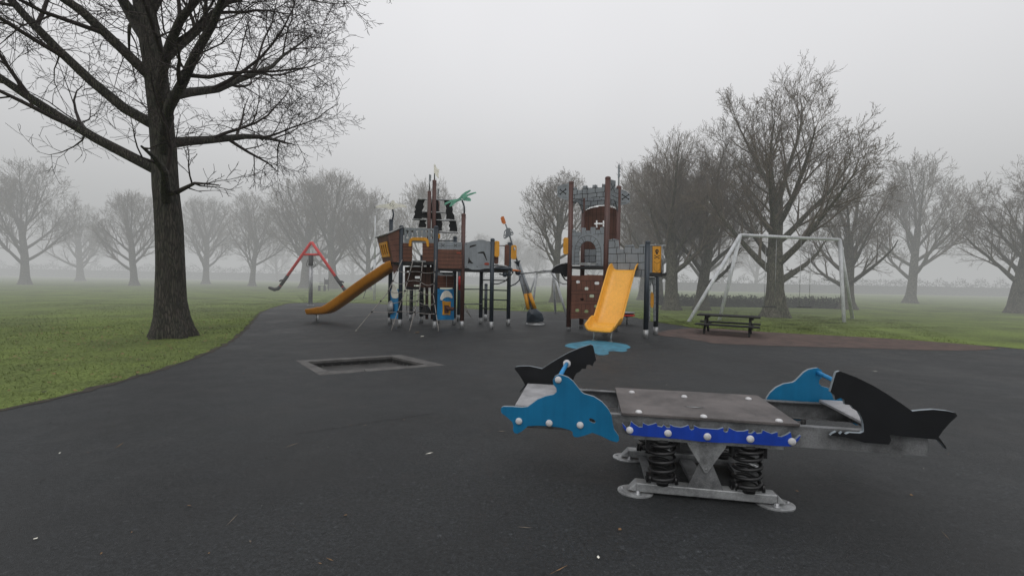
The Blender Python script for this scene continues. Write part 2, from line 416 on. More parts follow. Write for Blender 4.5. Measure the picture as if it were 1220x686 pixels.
top = [p+Vector((0,0,-.02)) for p in Ti]; bot = [p+Vector((0,0,-.32)) for p in Ti]
pit.add(top+bot, [(0,1,5,4),(1,2,6,5),(2,3,7,6),(3,0,4,7),(4,5,6,7)]); pit.build('pit', M['dark'], tr)
jm = [cI+(p-cI)*.975+Vector((0,0,-.07)) for p in Ti]; mm = MB(); n = 12
def gridpt(u, v):
    p = jm[0].lerp(jm[3], u).lerp(jm[1].lerp(jm[2], u), v); p.z -= .035*math.sin(math.pi*u)*math.sin(math.pi*v); return p
mm.add([gridpt(i/n, j/n) for i in range(n+1) for j in range(n+1)], [(i*(n+1)+j, i*(n+1)+j+1, (i+1)*(n+1)+j+1, (i+1)*(n+1)+j) for i in range(n) for j in range(n)], 0, True)
mm.build('jump_mat', M['trampmat'], tr)
for i in range(4):
    for q in range(9):
        t = (q+.5)/9; a = jm[i].lerp(jm[(i+1) % 4], t); b = (cI+(Ti[i].lerp(Ti[(i+1) % 4], t)-cI)*.998); b.z = -.06
        MB().tube([a+(b-a)*.1, b], .007, 6).build('mat_spring', M['galv2'], tr)

# ------------------------------------------------------------------ panel detail helpers
def clipped(mb, pl, pts, w, off, outer, holes, mi=1, step=.03):
    for a, b in zip(pts, pts[1:]):
        a = Vector(a); b = Vector(b); n = max(1, int((b-a).length/step)); run = None
        for i in range(n):
            p, q = a.lerp(b, i/n), a.lerp(b, (i+1)/n); m = (p+q)/2
            ok = inpoly(m, outer) and not any(inpoly(m, h) for h in holes)
            if ok: run = (run[0], q) if run else (p, q)
            if (not ok or i == n-1) and run: mb.line(pl, [run[0], run[1]], w, off, mi); run = None
def stones(mb, pl, outer, holes=(), off=.0, rh=.15, rw=(.13,.26), w=.014, seed=1, mi=1):
    r = random.Random(seed); s0 = min(p[0] for p in outer); s1 = max(p[0] for p in outer); z0 = min(p[1] for p in outer); z1 = max(p[1] for p in outer)
    z = z0-.02; prev = None
    while z < z1+.1:
        row = []; s = s0-.1*r.random()
        hgt = rh*r.uniform(.8,1.2); zz = z; xs = [s]
        while s < s1: s += r.uniform(*rw); xs.append(s)
        line = [(x, z+r.uniform(-.014,.014)) for x in xs]
        clipped(mb, pl, line, w*r.uniform(.7,1.2), off, outer, holes, mi)
        for x in xs[1:-1]: clipped(mb, pl, [(x+r.uniform(-.01,.01), z), (x+r.uniform(-.015,.015), z+hgt*.5), (x+r.uniform(-.01,.01), z+hgt)], w, off, outer, holes, mi)
        z += hgt
def planks(mb, pl, outer, holes=(), off=0, n=4, w=.008, vert=False, seed=1, mi=1):
    r = random.Random(seed); ss = [p[0] for p in outer]; zs = [p[1] for p in outer]
    a0, a1, b0, b1 = (min(ss), max(ss), min(zs), max(zs)) if vert else (min(zs), max(zs), min(ss), max(ss))
    for i in range(1, n):
        t = a0+(a1-a0)*(i/n)+r.uniform(-.01,.01); k = 5
        pts = [(t+r.uniform(-.005,.005), b0+(b1-b0)*j/k) for j in range(k+1)]
        if not vert: pts = [(q, p) for p, q in pts]
        clipped(mb, pl, pts, w, off, outer, holes, mi)
def crossbones(mb, pl, c, sx, sz, off, mi=1, w=.018):
    for sg in (1, -1):
        a = Vector((c[0]-sx, c[1]-sg*sz)); b = Vector((c[0]+sx, c[1]+sg*sz)); mb.line(pl, [a, b], w, off+(sg+1)*.0008, mi)
        d = (b-a).normalized(); n = Vector((-d.y, d.x))
        for e, k in ((a, -1), (b, 1)):
            for q in (-1, 1):
                cc = e+d*k*w*.3+n*q*w*.6; ring = [(cc.x+w*.62*math.cos(t), cc.y+w*.62*math.sin(t)) for t in [i*math.pi/4 for i in range(8)]]
                mb.add([pl.pt(x, z, off+.0032+q*.0004+k*.0002) for x, z in ring], [tuple(range(8))], mi)
def post(root, x, y, top, m, r=.055, name='post', z0=0.0, foot=True, cap=True):
    mb = MB(); rr = r*.96
    mb.tube([(x, y, z0+(.1 if foot else 0)), (x, y, top-.02)], r, 18)
    if cap: mb.lathe((x, y, top-.02), [(r*1.06, -.03), (r*1.06, 0), (r*.9, .02), (r*.5, .032), (.0, .036)], 18)
    p = mb.build(name, m, root)
    if foot:
        MB().tube([(x, y, z0-.02), (x, y, z0+.19)], r*.93 if r > .06 else r*1.03, 16).build('post_foot', M['galv'], p)
    return p
def bolts(mb, pl, pts, off, r=.012, mi=1):
    for s, z in pts: mb.dome(pl.pt(s, z, off), r, (pl.N.x, pl.N.y, 0), .5, mi, 8)
def rect(pl, x0, y0, x1, y1):
    return [pl.uv(x0, y0), pl.uv(x1, y0), pl.uv(x1, y1), pl.uv(x0, y1)]

# ------------------------------------------------------------------ pirate ship climbing frame
S1 = (-2.97,12.08); S2 = (-1.99,11.76); S3 = (-2.60,13.06); S4 = (-1.62,12.74); GU = (-3.39,12.62)
BR = (-1.30,11.90); T1 = (-.53,11.88); T2 = (-.89,13.07); T3 = (-.09,12.75)
ship = empty('pirate_ship_climbing_frame', (-2.3,12.4,0), 'brown and grey pirate ship climbing frame with black tattered sails and rope net', 'climbing frame')
FS = Plane(S1, S2); FR = Plane(S2, T1)
def ztop(xy, px, py): return P3(px, py, xy[1]).z
for nm, xy, t in (('post', S1, (480,269)), ('post', S2, (520,269.5)), ('post', T1, (587.5,284.5)), ('post', S4, (542.5,282))):
    post(ship, *xy, ztop(xy, *t), M['darkpost'])
post(ship, *S3, 1.95, M['darkpost']); post(ship, *T2, 1.75, M['darkpost']); post(ship, *T3, ztop(T3, 608, 289), M['darkpost'])
post(ship, *GU, ztop(GU, 467.6, 261.5), M['darkpost'])
post(ship, -3.05, 13.75, 1.7, M['darkpost']); post(ship, -2.45, 14.3, 1.7, M['darkpost'])
post(ship, -1.62, 13.85, 1.75, M['darkpost'], .05); post(ship, -.82, 14.3, 1.15, M['darkpost'], .05); post(ship, -2.15,13.2, 1.7, M['darkpost'], .05)
post(ship, *BR, ztop(BR, 553.3, 254.8), M['brownpost'], .056)
# decks
dk = FS.uv(500,310.9)[1]
def deckpoly(pts, z, th, name='deck'):
    mb = MB(); k = len(pts); mb.add([(x, y, z) for x, y in pts]+[(x, y, z-th) for x, y in pts], [tuple(range(k)), tuple(range(2*k-1, k-1, -1))]+[(i, (i+1) % k, (i+1) % k+k, i+k) for i in range(k)])
    return mb.build(name, M['dark'], ship)
deckpoly([S1, S2, S4, S3], dk, .08); deckpoly([(-3.35,12.15), (S1[0]-.06, S1[1]), (S3[0]-.06, S3[1]), (-3.4,12.9)], dk-.03, .07)
deckpoly([(S2[0]+.06, S2[1]+.05), (T1[0], T1[1]+.05), T3, T2, (S4[0]+.06, S4[1])], FR.uv(560,319.3)[1], .09)
# front face
mb = MB(); o = zm([(360,55),(665,62),(665,212),(360,208)], 8.578, 440, 265, FS)
holes = []
for i in range(6):
    cx = 390+i*49.5
    h = [(cx-14,82),(cx+14,82),(cx+13,96),(cx+6,104),(cx+6,138),(cx+13,148),(cx+15,166),(cx-15,166),(cx-13,148),(cx-6,138),(cx-6,104),(cx-13,96)]
    holes.append(zm(h, 8.578, 440, 265, FS))
mb.prism(FS, o, -.012, .012, holes); bolts(mb, FS, zm([(375,68),(650,72),(375,196),(650,200)], 8.578, 440, 265, FS), .012); mb.build('baluster_panel', [M['stone'], M['galv']], ship)
for x0, x1 in ((344,437),(545,672)):
    mb = MB(); o = zm([(x0,210),(x1,213),(x1,398),(x0,396)], 8.578, 440, 265, FS)
    mb.prism(FS, o, -.012, .012); planks(mb, FS, o, (), .0135, 5, .009, seed=3); bolts(mb, FS, zm([(x0+8,222),(x1-8,226),(x0+8,385),(x1-8,385)], 8.578, 440, 265, FS), .012)
    mb.build('hull_panel', [M['brown'], M['line']], ship)
mb = MB(); o = zm([(408,240),(412,190),(425,165),(450,155),(575,155),(600,168),(612,190),(616,245),(606,252),(594,246),(585,200),(575,190),(450,186),(438,196),(434,240),(422,248)], 8.578, 440, 265, FS)
mb.prism(FS, o, .014, .034); mb.build('arch_handle', M['orange'], ship, bevel=.004)
mb = MB(); o = zm([(438,386),(580,390),(580,406),(438,402)], 8.578, 440, 265, FS); mb.prism(FS, o, -.05, .03); mb.build('sill', M['galv'], ship)
mb = MB(); mb.tube([FS.pt(.30, dk+.36, -.95), FS.pt(.7, dk+.36, -.95)], .014, 8); mb.tube([FS.pt(.34, dk, -.95), FS.pt(.34, dk+.36, -.95)], .012, 8); mb.tube([(S3[0], S3[1], dk+.62), (S4[0], S4[1], dk+.62)], .016, 8); mb.build('guard_rail', M['darkpost'], ship)
# cabin at the stern
e_top, e_bot = P3(462.1,279.6,12.0), P3(468.6,312.2,12.0); f_top, f_bot = P3(449.3,284.2,12.62), P3(456.3,312.6,12.55)
g_top, g_bot = P3(479.0,271.8,12.06), P3(479.0,311.6,12.06)
mb = MB(); mb.poly3([e_top, g_top, g_bot, e_bot], .025)
off = Vector((0,-.0025,0))
for i in range(1, 5):
    t = i/5; a = e_top.lerp(e_bot, t)+off; b = (g_top.lerp(g_bot, t*.86+.14 if i else t))+off; w = Vector((0,0,.0045)); mb.add([a-w, b-w, b+w, a+w], [(0,1,2,3)], 1)
mb.build('cabin_side', [M['brown'], M['line']], ship)
mb = MB(); mb.poly3([f_top, e_top, e_bot, f_bot], .025)
cab = mb.build('cabin_end', [M['brown2']], ship)
def fq(u, v, d=0):
    p = f_top.lerp(e_top, u).lerp(f_bot.lerp(e_bot, u), v); n = (e_top-f_top).cross(f_bot-f_top).normalized()
    if n.dot(-p+Vector((0,0,1.3))) < 0: n = -n
    return p+n*d
wf = MB(); R0, R1, V0, V1 = .17, .80, .27, .74; xs = [R0, .235, .365, .42, .55, .605, .735, R1]
def slab(u0, u1, v0, v1, d0=.004, d1=.03):
    vs = [fq(u0,v0,d1), fq(u1,v0,d1), fq(u1,v1,d1), fq(u0,v1,d1), fq(u0,v0,d0), fq(u1,v0,d0), fq(u1,v1,d0), fq(u0,v1,d0)]
    wf.add(vs, [(0,1,2,3),(4,7,6,5),(0,4,5,1),(1,5,6,2),(2,6,7,3),(3,7,4,0)])
slab(R0-.03, R1+.03, V0-.05, V0+.05); slab(R0-.03, R1+.03, V1-.05, V1+.05)
for j in range(0, 8, 2): slab(xs[j], xs[j+1], V0+.05, V1-.05)
wf.build('window_frame', M['orange'], cab)
wb = MB()
for j in range(1, 7, 2):
    wb.add([fq(xs[j], V0+.05, .0035), fq(xs[j+1], V0+.05, .0035), fq(xs[j+1], V1-.05, .0035), fq(xs[j], V1-.05, .0035)], [(0,1,2,3)])
wb.build('window_pane', M['line'], cab)
mb = MB(); up = Vector((0,0,.012)); bk = Vector((.25,.75,0))
mb.poly3([f_top+up+Vector((-.05,-.02,0)), e_top+up+Vector((-.01,-.06,0)), g_top+up+Vector((.02,-.04,0)), g_top+up+bk, f_top+up+bk*.7], .02); mb.build('cabin_roof', M['galv'], ship)
mb = MB(); mb.poly3([P3(467,313,12.1), P3(478,313,12.15), P3(477,318,12.15), P3(469,327,12.1)], .02); mb.build('slide_bracket', M['brown2'], ship)
# right hull side
sc, ox, oy = 8.575, 500, 270
mb = MB(); o = zm([(180,232),(430,236),(430,430),(180,426)], sc, ox, oy, FR); mb.prism(FR, o, -.012, .012); planks(mb, FR, o, (), .0135, 5, .009, seed=8)
bolts(mb, FR, zm([(190,245),(420,250),(190,415),(420,415),(300,315)], sc, ox, oy, FR), .012)
mb.build('hull_panel', [M['brown'], M['line']], ship)
mb = MB(); mb.prism(FR, zm([(378,260),(422,262),(422,278),(378,276)], sc, ox, oy, FR), .014, .02); mb.build('name_plate', M['dullred'], ship)
mb = MB(); o = zm([(180,158),(255,155),(270,146),(300,148),(315,157),(430,160),(430,234),(180,230)], sc, ox, oy, FR); mb.prism(FR, o, -.010, .014)
for cx in (238, 366): crossbones(mb, FR, FR.uv(ox+cx/sc, oy+193/sc), .032, .026, .0155, 1, .012)
for x0, x1 in ((185,212),(262,342),(392,425)): mb.line(FR, zm([(x0,196),(x1,196)], sc, ox, oy, FR), .006, .0155)
mb.build('gunwale', [M['stone'], M['line']], ship)
mb = MB(); o = zm([(460,165),(500,160),(535,148),(590,142),(600,134),(650,135),(690,148),(735,153),(735,425),(660,430),(620,440),(530,440),(500,425),(460,420)], sc, ox, oy, FR)
mb.prism(FR, o, -.012, .016)
for h in ([(508,217),(515,197),(545,188),(580,184),(572,198),(540,207)], [(590,274),(600,263),(640,254),(658,256),(668,275),(690,348),(680,342),(648,276),(615,273)], [(502,308),(512,335),(530,358),(549,376),(528,377),(510,370),(491,379)]):
    mb.add([FR.pt(s, z, .0176) for s, z in zm(h, sc, ox, oy, FR)], [tuple(range(len(h)))], 1)
bolts(mb, FR, zm([(475,180),(725,165),(475,410),(720,412),(587,410)], sc, ox, oy, FR), .016)
pg = mb.build('torn_flag_panel', [M['stone'], M['line']], ship)
mb = MB(); mb.prism(FR, zm([(660,374),(672,368),(700,368),(710,374),(710,386),(700,392),(672,392),(660,386)], sc, ox, oy, FR), .018, .026); mb.build('round_plate', M['dullred'], pg)
# gate panels beside the two right-hand posts
def hpanel(name, x0, y0, x1, y1, Y, m, par, ring=False):
    pl = Plane((0, Y), (1, Y)); o = rect(pl, x0, y0, x1, y1); s0, z1 = o[0]; s1, z0 = o[2]; r = min((s1-s0)*.35, .05)
    out = []
    for cx, cz, a0 in ((s1-r, z1-r, 0), (s0+r, z1-r, 90), (s0+r, z0+r, 180), (s1-r, z0+r, 270)):
        for q in range(4): t = math.radians(a0+q*30); out.append((cx+r*math.cos(t), cz+r*math.sin(t)))
    hs = []
    if ring: cx, cz = s0+(s1-s0)*.6, z1-.1; hs = [[(cx+.028*math.cos(t*math.pi/5), cz+.05*math.sin(t*math.pi/5)) for t in range(10)]]
    mb = MB(); mb.prism(pl, out, -.011, .011, hs); return mb.build(name, m, par, bevel=.003)
hpanel('grab_panel', 589.0, 287, 594.8, 306.2, 11.9, M['orange'], ship); hpanel('side_board', 588.6, 303, 593.8, 314.5, 12.0, M['brown'], ship)
hpanel('side_board', 601.2, 291.3, 606.5, 317, 12.66, M['brown'], ship); hpanel('grab_panel', 609, 292, 615.3, 309, 12.7, M['orange'], ship, True)
hpanel('grab_panel', 520.2, 278.5, 524.4, 284.5, 12.0, M['orange'], ship)
MB().tube([P3(594.5,292.5,11.95), P3(601.5,292.8,12.6)], .014, 8).build('guard_rail', M['steel'], ship)
for py in (333.8,345.6,357,367.8):
    z = P3(590, py, 12.9).z; MB().tube([(T2[0], T2[1], z), (T3[0], T3[1], z)], .017, 10).build('rung', M['darkpost'], ship)
for py, m in ((344.5,'darkpost'),(362,'stone2')):
    MB().tube([P3(552,py,12.1), P3(574,py,13.0)], .014, 8).build('cross_rail', M[m], ship)
mb = MB(); mb.tube([P3(553,361,12.6), P3(558,372,12.6), P3(561.5,378,12.6)], .012, 6); mb.tube([P3(553,366,12.8), P3(556.5,372,12.8), P3(561,377,12.8)], .012, 6); mb.build('foot_rope', M['rope'], ship)
MB().tube([P3(547.5,329,13.3), P3(547.6,345.5,13.3)], .035, 12).build('talk_tube', M['red'], ship)
# lower play panels
FL = Plane((S2[0], S2[1]), (S4[0], S4[1]))
LB = Plane((S2[0]+.03, S2[1]+.02), (BR[0]-.2, BR[1]+.6))
sc, ox, oy = 7.625, 440, 310
mb = MB(); o = zm([(614,138),(764,140),(764,250),(614,248)], sc, ox, oy, LB); mb.prism(LB, o, -.012, .012); planks(mb, LB, o, (), .0135, 4, .008, seed=4)
mb.line(LB, zm([(697,140),(697,250)], sc, ox, oy, LB), .018, .015, 2); mb.build('shop_board', [M['brown'], M['line'], M['galv']], ship)
mb = MB(); o = zm([(614,108),(766,110),(766,138),(614,137)], sc, ox, oy, LB); mb.prism(LB, o, -.012, .014); crossbones(mb, LB, LB.uv(ox+672/sc, oy+123/sc), .03, .018, .0155, 1, .01); mb.build('shop_fascia', [M['stone'], M['line']], ship)
mb = MB(); o = zm([(612,256),(640,262),(700,266),(764,258),(766,540),(612,540)], sc, ox, oy, LB); mb.prism(LB, o, -.012, .012)
bolts(mb, LB, zm([(622,300),(622,520),(755,520),(755,300)], sc, ox, oy, LB), .012)
bp_ = mb.build('sea_panel', [M['shipblue'], M['line']], ship)
mb = MB(); mb.prism(LB, smooth(zm([(655,362),(640,355),(648,318),(672,285),(700,275),(728,290),(748,325),(746,343),(715,335),(688,337),(668,348)], sc, ox, oy, LB), 4), .014, .026); mb.build('sail_cutout', M['cream'], bp_)
mb = MB(); mb.prism(LB, zm([(657,372),(672,368),(690,376),(733,374),(730,400),(734,440),(728,497),(700,492),(660,495),(662,430)], sc, ox, oy, LB), .014, .03); mb.build('gun_port', M['orange'], bp_)
mb = MB(); a = LB.pt(*LB.uv(ox+690/sc, oy+435/sc), .03); b = LB.pt(*LB.uv(ox+722/sc, oy+440/sc), .17)
mb.tube([a, a.lerp(b, .7), a.lerp(b, .72), b], [.055, .042, .052, .05], 14); mb.prism(LB, zm([(672,405),(712,408),(708,480),(674,480)], sc, ox, oy, LB), .031, .045); mb.build('cannon', M['brown2'], bp_)
LA = Plane(GU, S1)
mb = MB(); o = zm([(186,262),(274,262),(274,530),(186,530)], sc, ox, oy, LA); mb.prism(LA, o, -.012, .012)
bl = mb.build('sea_panel', [M['shipblue']], ship)
mb = MB(); mb.prism(LA, smooth(zm([(225,214),(245,240),(268,300),(266,338),(240,346),(214,336),(204,300),(214,250)], sc, ox, oy, LA), 4), .014, .026); mb.build('sail_cutout', M['cream'], bl)
c = LA.pt(*LA.uv(ox+218/sc, oy+428/sc), .06); mb = MB()
for k in range(1):
    vs = []; n = 16
    for i in range(7):
        t = i/6*math.pi/2
        for j in range(n):
            a = 2*math.pi*j/n; vs.append(c+Vector((LA.D.x, LA.D.y, 0))*(.13*math.cos(a)*math.cos(t)*1.0)+Vector((0,0,.19*math.sin(a)*math.cos(t)))+Vector((LA.N.x, LA.N.y, 0))*(.11*math.sin(t)))
    mb.add(vs, [(i*n+j, i*n+(j+1) % n, (i+1)*n+(j+1) % n, (i+1)*n+j) for i in range(6) for j in range(n)], 0, True)
mb.build('bubble_window', M['steel'], bl)
# dark play wall under the deck
DW = Plane((-2.85,12.75), (-1.95,12.45)); o = zm([(325,60),(560,60),(560,250),(325,250)], sc, ox, oy, DW)
hs = [rect(DW, ox+x0/sc, oy+y0/sc, ox+x1/sc, oy+y1/sc) for x0, y0, x1, y1 in ((412,145,462,166),(404,224,464,238),(340,98,380,112))]
mb = MB(); mb.prism(DW, o, -.012, .012, hs); planks(mb, DW, o, hs, .0135, 5, .01, True, 5); mb.build('play_wall', [M['brown2'], M['line']], ship)
mb = MB()
for y in (30, 58): mb.box(P3(ox+418/sc, oy+y/sc, 12.1), (.36,.03,.025))
mb.build('step_tread', M['galv'], ship)
mb = MB(); mb.tube([P3(483,343.2,12.6), P3(503,343.5,12.5)], .03, 8); mb.build('lower_beam', M['dark'], ship)
mb = MB(); mb.poly3([P3(499,373,12.5), P3(505,364,12.5), P3(508,360.5,12.5), P3(514,372,12.5), P3(507,374.5,12.4)], .12); mb.tube([P3(508,361,12.5), P3(508,348,12.5)], .008, 6); mb.build('hanging_seat', M['dark'], ship)
for x in (508.5,515): MB().tube([P3(x,380,12.9), P3(x,318,12.9)], .045, 12).build('inner_post', M['brownpost'], ship)
# masts, flags, sails
YM = 12.45
def mast(x, ytop, ybot, r, px0, flagtop, Y):
    mb = MB(); a, b = P3(px0, ybot, Y), P3(x, ytop, Y); mb.tube([Vector((b.x-.0, b.y, a.z)), b], r, 14); m_ = mb.build('mast', M['brownpost'], ship)
    c = P3(x, flagtop, Y); MB().tube([b, Vector((b.x, b.y, c.z))], .018, 8).build('flag_pole', M['steel'], m_); return m_
m1 = mast(511.6,228,318,.05,510.5,208,YM); m2 = mast(517.6,215,318,.056,516.5,196,YM+.1); m3 = mast(521.8,240,318,.05,521,225,YM+.3)
VP = Plane((0, YM), (1, YM))
def cut(name, pts, Y, m, par, th=.012, sc=7.22, ox=485, oy=190):
    pl = Plane((0, Y), (1, Y)); mb = MB(); mb.prism(pl, zm(pts, sc, ox, oy, pl), -th, th); return mb.build(name, m, par)
cut('flag', [(190,132),(206,132),(209,145),(203,150),(209,158),(203,166),(208,178),(202,186),(190,182)], YM-.01, M['stone'], m1)
cut('flag', [(231,46),(243,44),(250,62),(262,84),(274,86),(275,105),(268,120),(270,140),(275,163),(262,160),(250,143),(240,122),(232,120)], YM+.09, M['cream'], m2)
cut('flag', [(263,256),(278,256),(278,268),(271,275),(277,285),(271,295),(276,306),(264,306)], YM+.29, M['stone'], m3)
YS = YM+.22
for pts in ([(95,340),(155,345),(138,385),(146,410),(128,440),(136,470),(125,512),(50,508),(68,470),(60,450),(76,430),(67,410)],
            [(212,345),(262,350),(275,400),(268,430),(290,470),(298,518),(205,518),(195,506),(130,504),(137,455),(200,457),(205,400)],
            [(315,350),(375,350),(385,390),(395,430),(390,455),(405,480),(410,518),(335,512),(338,480),(330,450),(338,420),(325,385)],
            [(110,525),(165,525),(155,545),(166,560),(160,585),(95,583)],
            [(240,525),(300,525),(303,560),(298,590),(302,612),(250,612),(245,570)],
            [(360,530),(420,530),(430,585),(433,620),(362,616),(369,590),(356,570),(366,550)]):
    cut('sail_piece', pts, YS, M['black'], ship, .008)
for (x0, y0), (x1, y1) in (((93,341),(388,350)), ((45,516),(416,526)), ((270,625),(437,631)), ((132,450),(335,458))):
    MB().tube([P3(485+x0/7.22, 190+y0/7.22, YS-.03), P3(485+x1/7.22, 190+y1/7.22, YS-.03)], .022, 8).build('yard', M['galv'], ship)
# gull and palm leaf on their poles
gt = P3(467.6,261.5,GU[1]); mb = MB(); mb.tube([gt, P3(468.8,256,GU[1]), P3(468.3,252,GU[1]), P3(467.2,247.5,GU[1])], .022, 8); gp_ = mb.build('gull_pole', M['darkpost'], ship)
gl = cut('gull', [(48,393),(60,379),(90,371),(150,364),(178,354),(182,340),(196,333),(208,344),(212,357),(235,363),(270,365),(298,374),(308,388),(302,397),(278,392),(250,393),(218,396),(200,408),(155,408),(148,398),(100,397),(70,396)], GU[1]-.03, M['cream'], gp_, .012, 6.86, 440, 190)
cut('wing_tip', [(40,391),(58,381),(66,386),(52,396),(42,396)], GU[1]-.03, M['stone2'], gl, .010, 6.86, 440, 190)
pl_ = Plane((0, GU[1]-.03), (1, GU[1]-.03))
for x, y in ((166,376),(175,384),(190,370),(200,378),(172,366),(192,388)): MB().line(pl_, zm([(x,y),(x+5,y-6)], 6.86, 440, 190, pl_), .012, .0135, 0).build('feather_mark', M['line'], gl)
mb = MB(); Yb = BR[1]; mb.tube([P3(553.2,256,Yb), P3(553,246,Yb), P3(552,242.5,Yb), P3(550.5,239,Yb)], .022, 8); pp_ = mb.build('leaf_pole', M['darkpost'], ship)
for pts in ([(315,392),(330,372),(375,350),(440,338),(470,342),(450,358),(425,362),(380,366),(330,392)], [(362,405),(378,372),(425,345),(450,330),(478,348),(430,365),(378,406)], [(445,335),(470,303),(500,280),(542,262),(550,270),(510,300),(480,340)], [(470,335),(500,308),(545,290),(590,280),(597,288),(560,302),(525,315),(490,345)], [(470,350),(500,322),(535,328),(550,342),(548,358),(520,358)]):
    cut('palm_frond', pts, Yb-.02-.004*len(pts), M['green'], pp_, .006)
# rope net
net = MB(); tops = [P3(479.2,309.5,11.98), FS.pt(*FS.uv(493,312), .06), FS.pt(*FS.uv(504.7,312.5), .06), P3(519,309.5,11.68)]
bots = [G(424,394), G(466.2,393.2), G(487.8,394.6), G(522.6,394.4)]
mids = [P3(462.3,348,11.5), P3(482,348,11.5), P3(499.7,348,11.45), P3(516.4,352,11.55)]
def ropep(i, t):
    return tops[i].lerp(mids[i], t*2) if t < .5 else mids[i].lerp(bots[i], t*2-1)
for i in range(4): net.tube([ropep(i, k/12) for k in range(13)], .0115, 6)
kn = []
for t, sag in ((.17,.03),(.33,.07),(.48,.05),(.62,.06),(.76,.02)):
    for i in range(3):
        a, b = ropep(i, t), ropep(i+1, t+.0); pts = []
        for q in range(9):
            u = q/8; p = a.lerp(b, u); p.z -= sag*4*u*(1-u)*(1 if i != 1 else -.4); pts.append(p)
        net.tube(pts, .0085, 6)
    for i in range(4): kn.append(MB().ball(ropep(i, t), .026, 8))
nb = net.build('climbing_net', M['rope'], ship); [k_.build('rope_joint', M['dark'], nb) for k_ in kn]
# inner, second net behind
net = MB()
for i in range(6): net.tube([P3(486+i*4.4,338,12.9), P3(484+i*5.2,358,12.9), P3(485+i*5,376,12.9)], .009, 5)
for y in (344,351,358,365,372):
    net.tube([P3(485,y,12.9), P3(492,y+2,12.9), P3(500,y-1,12.9), P3(511,y+1,12.9)], .008, 5)
net.build('inner_net', M['rope'], ship)
# slides: U channel swept along a profile
def slide_mesh(top, dirn, prof, W, rail, m, parent, name='slide', flare=0, thick=.02):
    """prof: (horizontal distance, height) of the bed centre"""
    d = Vector((dirn[0], dirn[1], 0)).normalized(); w = Vector((-d.y, d.x, 0)); sec = []
    H = W/2
    for u, v in ((-1,1),(-1.03,.94),(-.99,.72),(-.93,.45),(-.86,.2),(-.74,.06),(-.5,0),(0,-.0),(.5,0),(.74,.06),(.86,.2),(.93,.45),(.99,.72),(1.03,.94),(1,1)): sec.append((u, v))
    # smooth profile
    P = []
    for i in range(len(prof)-1):
        p0 = Vector(prof[max(i-1, 0)]); p1 = Vector(prof[i]); p2 = Vector(prof[i+1]); p3 = Vector(prof[min(i+2, len(prof)-1)])
        for q in range(5):
            t = q/5; P.append(((2*p1)+(p2-p0)*t+(2*p0-5*p1+4*p2-p3)*t*t+(3*p1-p0-3*p2+p3)*t**3)*.5)
    P.append(Vector(prof[-1])); vs = []; K = len(sec)
    for i, p in enumerate(P):
        tg = (P[min(i+1, len(P)-1)]-P[max(i-1, 0)]).normalized(); nrm = Vector((-tg.y, tg.x))
        if nrm.y < 0: nrm = -nrm
        f = i/(len(P)-1); rl = rail(f); Wf = H*(1+flare*max(0, (f-.7)/.3)**1.5)
        for u, v in sec:
            q = p+nrm*(v*rl); vs.append(Vector((top[0], top[1], 0))+d*q.x+w*(u*Wf)+Vector((0,0,q.y)))
    mb = MB(); mb.add(vs, [(i*K+j, i*K+j+1, (i+1)*K+j+1, (i+1)*K+j) for i in range(len(P)-1) for j in range(K-1)], 0, True)
    o = mb.build(name, m, parent); s = o.modifiers.new('s', 'SOLIDIFY'); s.thickness = thick; s.offset = 0
    b = o.modifiers.new('b', 'BEVEL'); b.width = .006; b.segments = 2; b.limit_method = 'ANGLE'; b.angle_limit = math.radians(50)
    return o
sTop = P3(470,320,12.35); ex = P3(371,373,13.05); dd = Vector((ex.x-sTop.x, ex.y-sTop.y)); Ls = dd.length
zt = sTop.z-.02; ze = ex.z-.02
prof = [(-.05,zt+.02),(.12,zt-.05),(Ls*.35,zt-(zt-ze)*.42),(Ls*.6,zt-(zt-ze)*.76),(Ls*.76,ze+.065),(Ls*.87,ze+.015),(Ls,ze)]
sl = slide_mesh((sTop.x, sTop.y), dd, prof, .5, lambda f: .20 if f < .8 else .20-.06*(f-.8)/.2, M['slide2'], ship)
sl['label'] = 'long brownish amber slide running down to the left'
bx = G(378.5,383.5); MB().tube([(bx.x+.05, bx.y-.1, -.02), (bx.x+.05, bx.y-.1, ze)], .025, 10).tube([(bx.x-.1, bx.y+.15, -.02), (bx.x-.1, bx.y+.15, ze)], .02, 10).build('slide_leg', M['galv'], sl)

# ------------------------------------------------------------------ castle tower climbing frame
A = (1.48,11.71); B = (2.31,11.19); Ee = (3.13,10.53); v_ = (.44,.72)
C = (B[0]+v_[0], B[1]+v_[1]); D = (A[0]+v_[0], A[1]+v_[1]); Fp = (Ee[0]+v_[0]+.02, Ee[1]+v_[1])
castle = empty('castle_climbing_frame', (2.3,11.4,0), 'grey stone patterned castle tower with crenellated crown, brown climbing wall and amber slide', 'climbing frame')
AB = Plane(A, B); DC = Plane(D, C); BE = Plane(B, Ee); AD = Plane(A, D); BC = Plane(B, C)
pa = post(castle, *A, P3(680,216.5,A[1]).z, M['brownpost'], .062); pb = post(castle, *B, P3(724,211,B[1]).z, M['brownpost'], .066)
pc = post(castle, *C, P3(737,222,C[1]).z, M['brownpost'], .062); pd = post(castle, *D, P3(695,236.3,D[1]).z, M['brownpost'], .062)
post(castle, *Ee, P3(771,287.3,Ee[1]).z, M['darkpost'], .058); post(castle, *Fp, P3(782,292,Fp[1]).z, M['darkpost'], .058)
cz = AB.uv(699,317.0)[1]; cz2 = BE.uv(745,324)[1]
def cdeck(pts, z, th):
    mb = MB(); k = len(pts); mb.add([(x, y, z) for x, y in pts]+[(x, y, z-th) for x, y in pts], [tuple(range(k)), tuple(range(2*k-1, k-1, -1))]+[(i, (i+1) % k, (i+1) % k+k, i+k) for i in range(k)])
    mb.build('deck', M['dark'], castle)
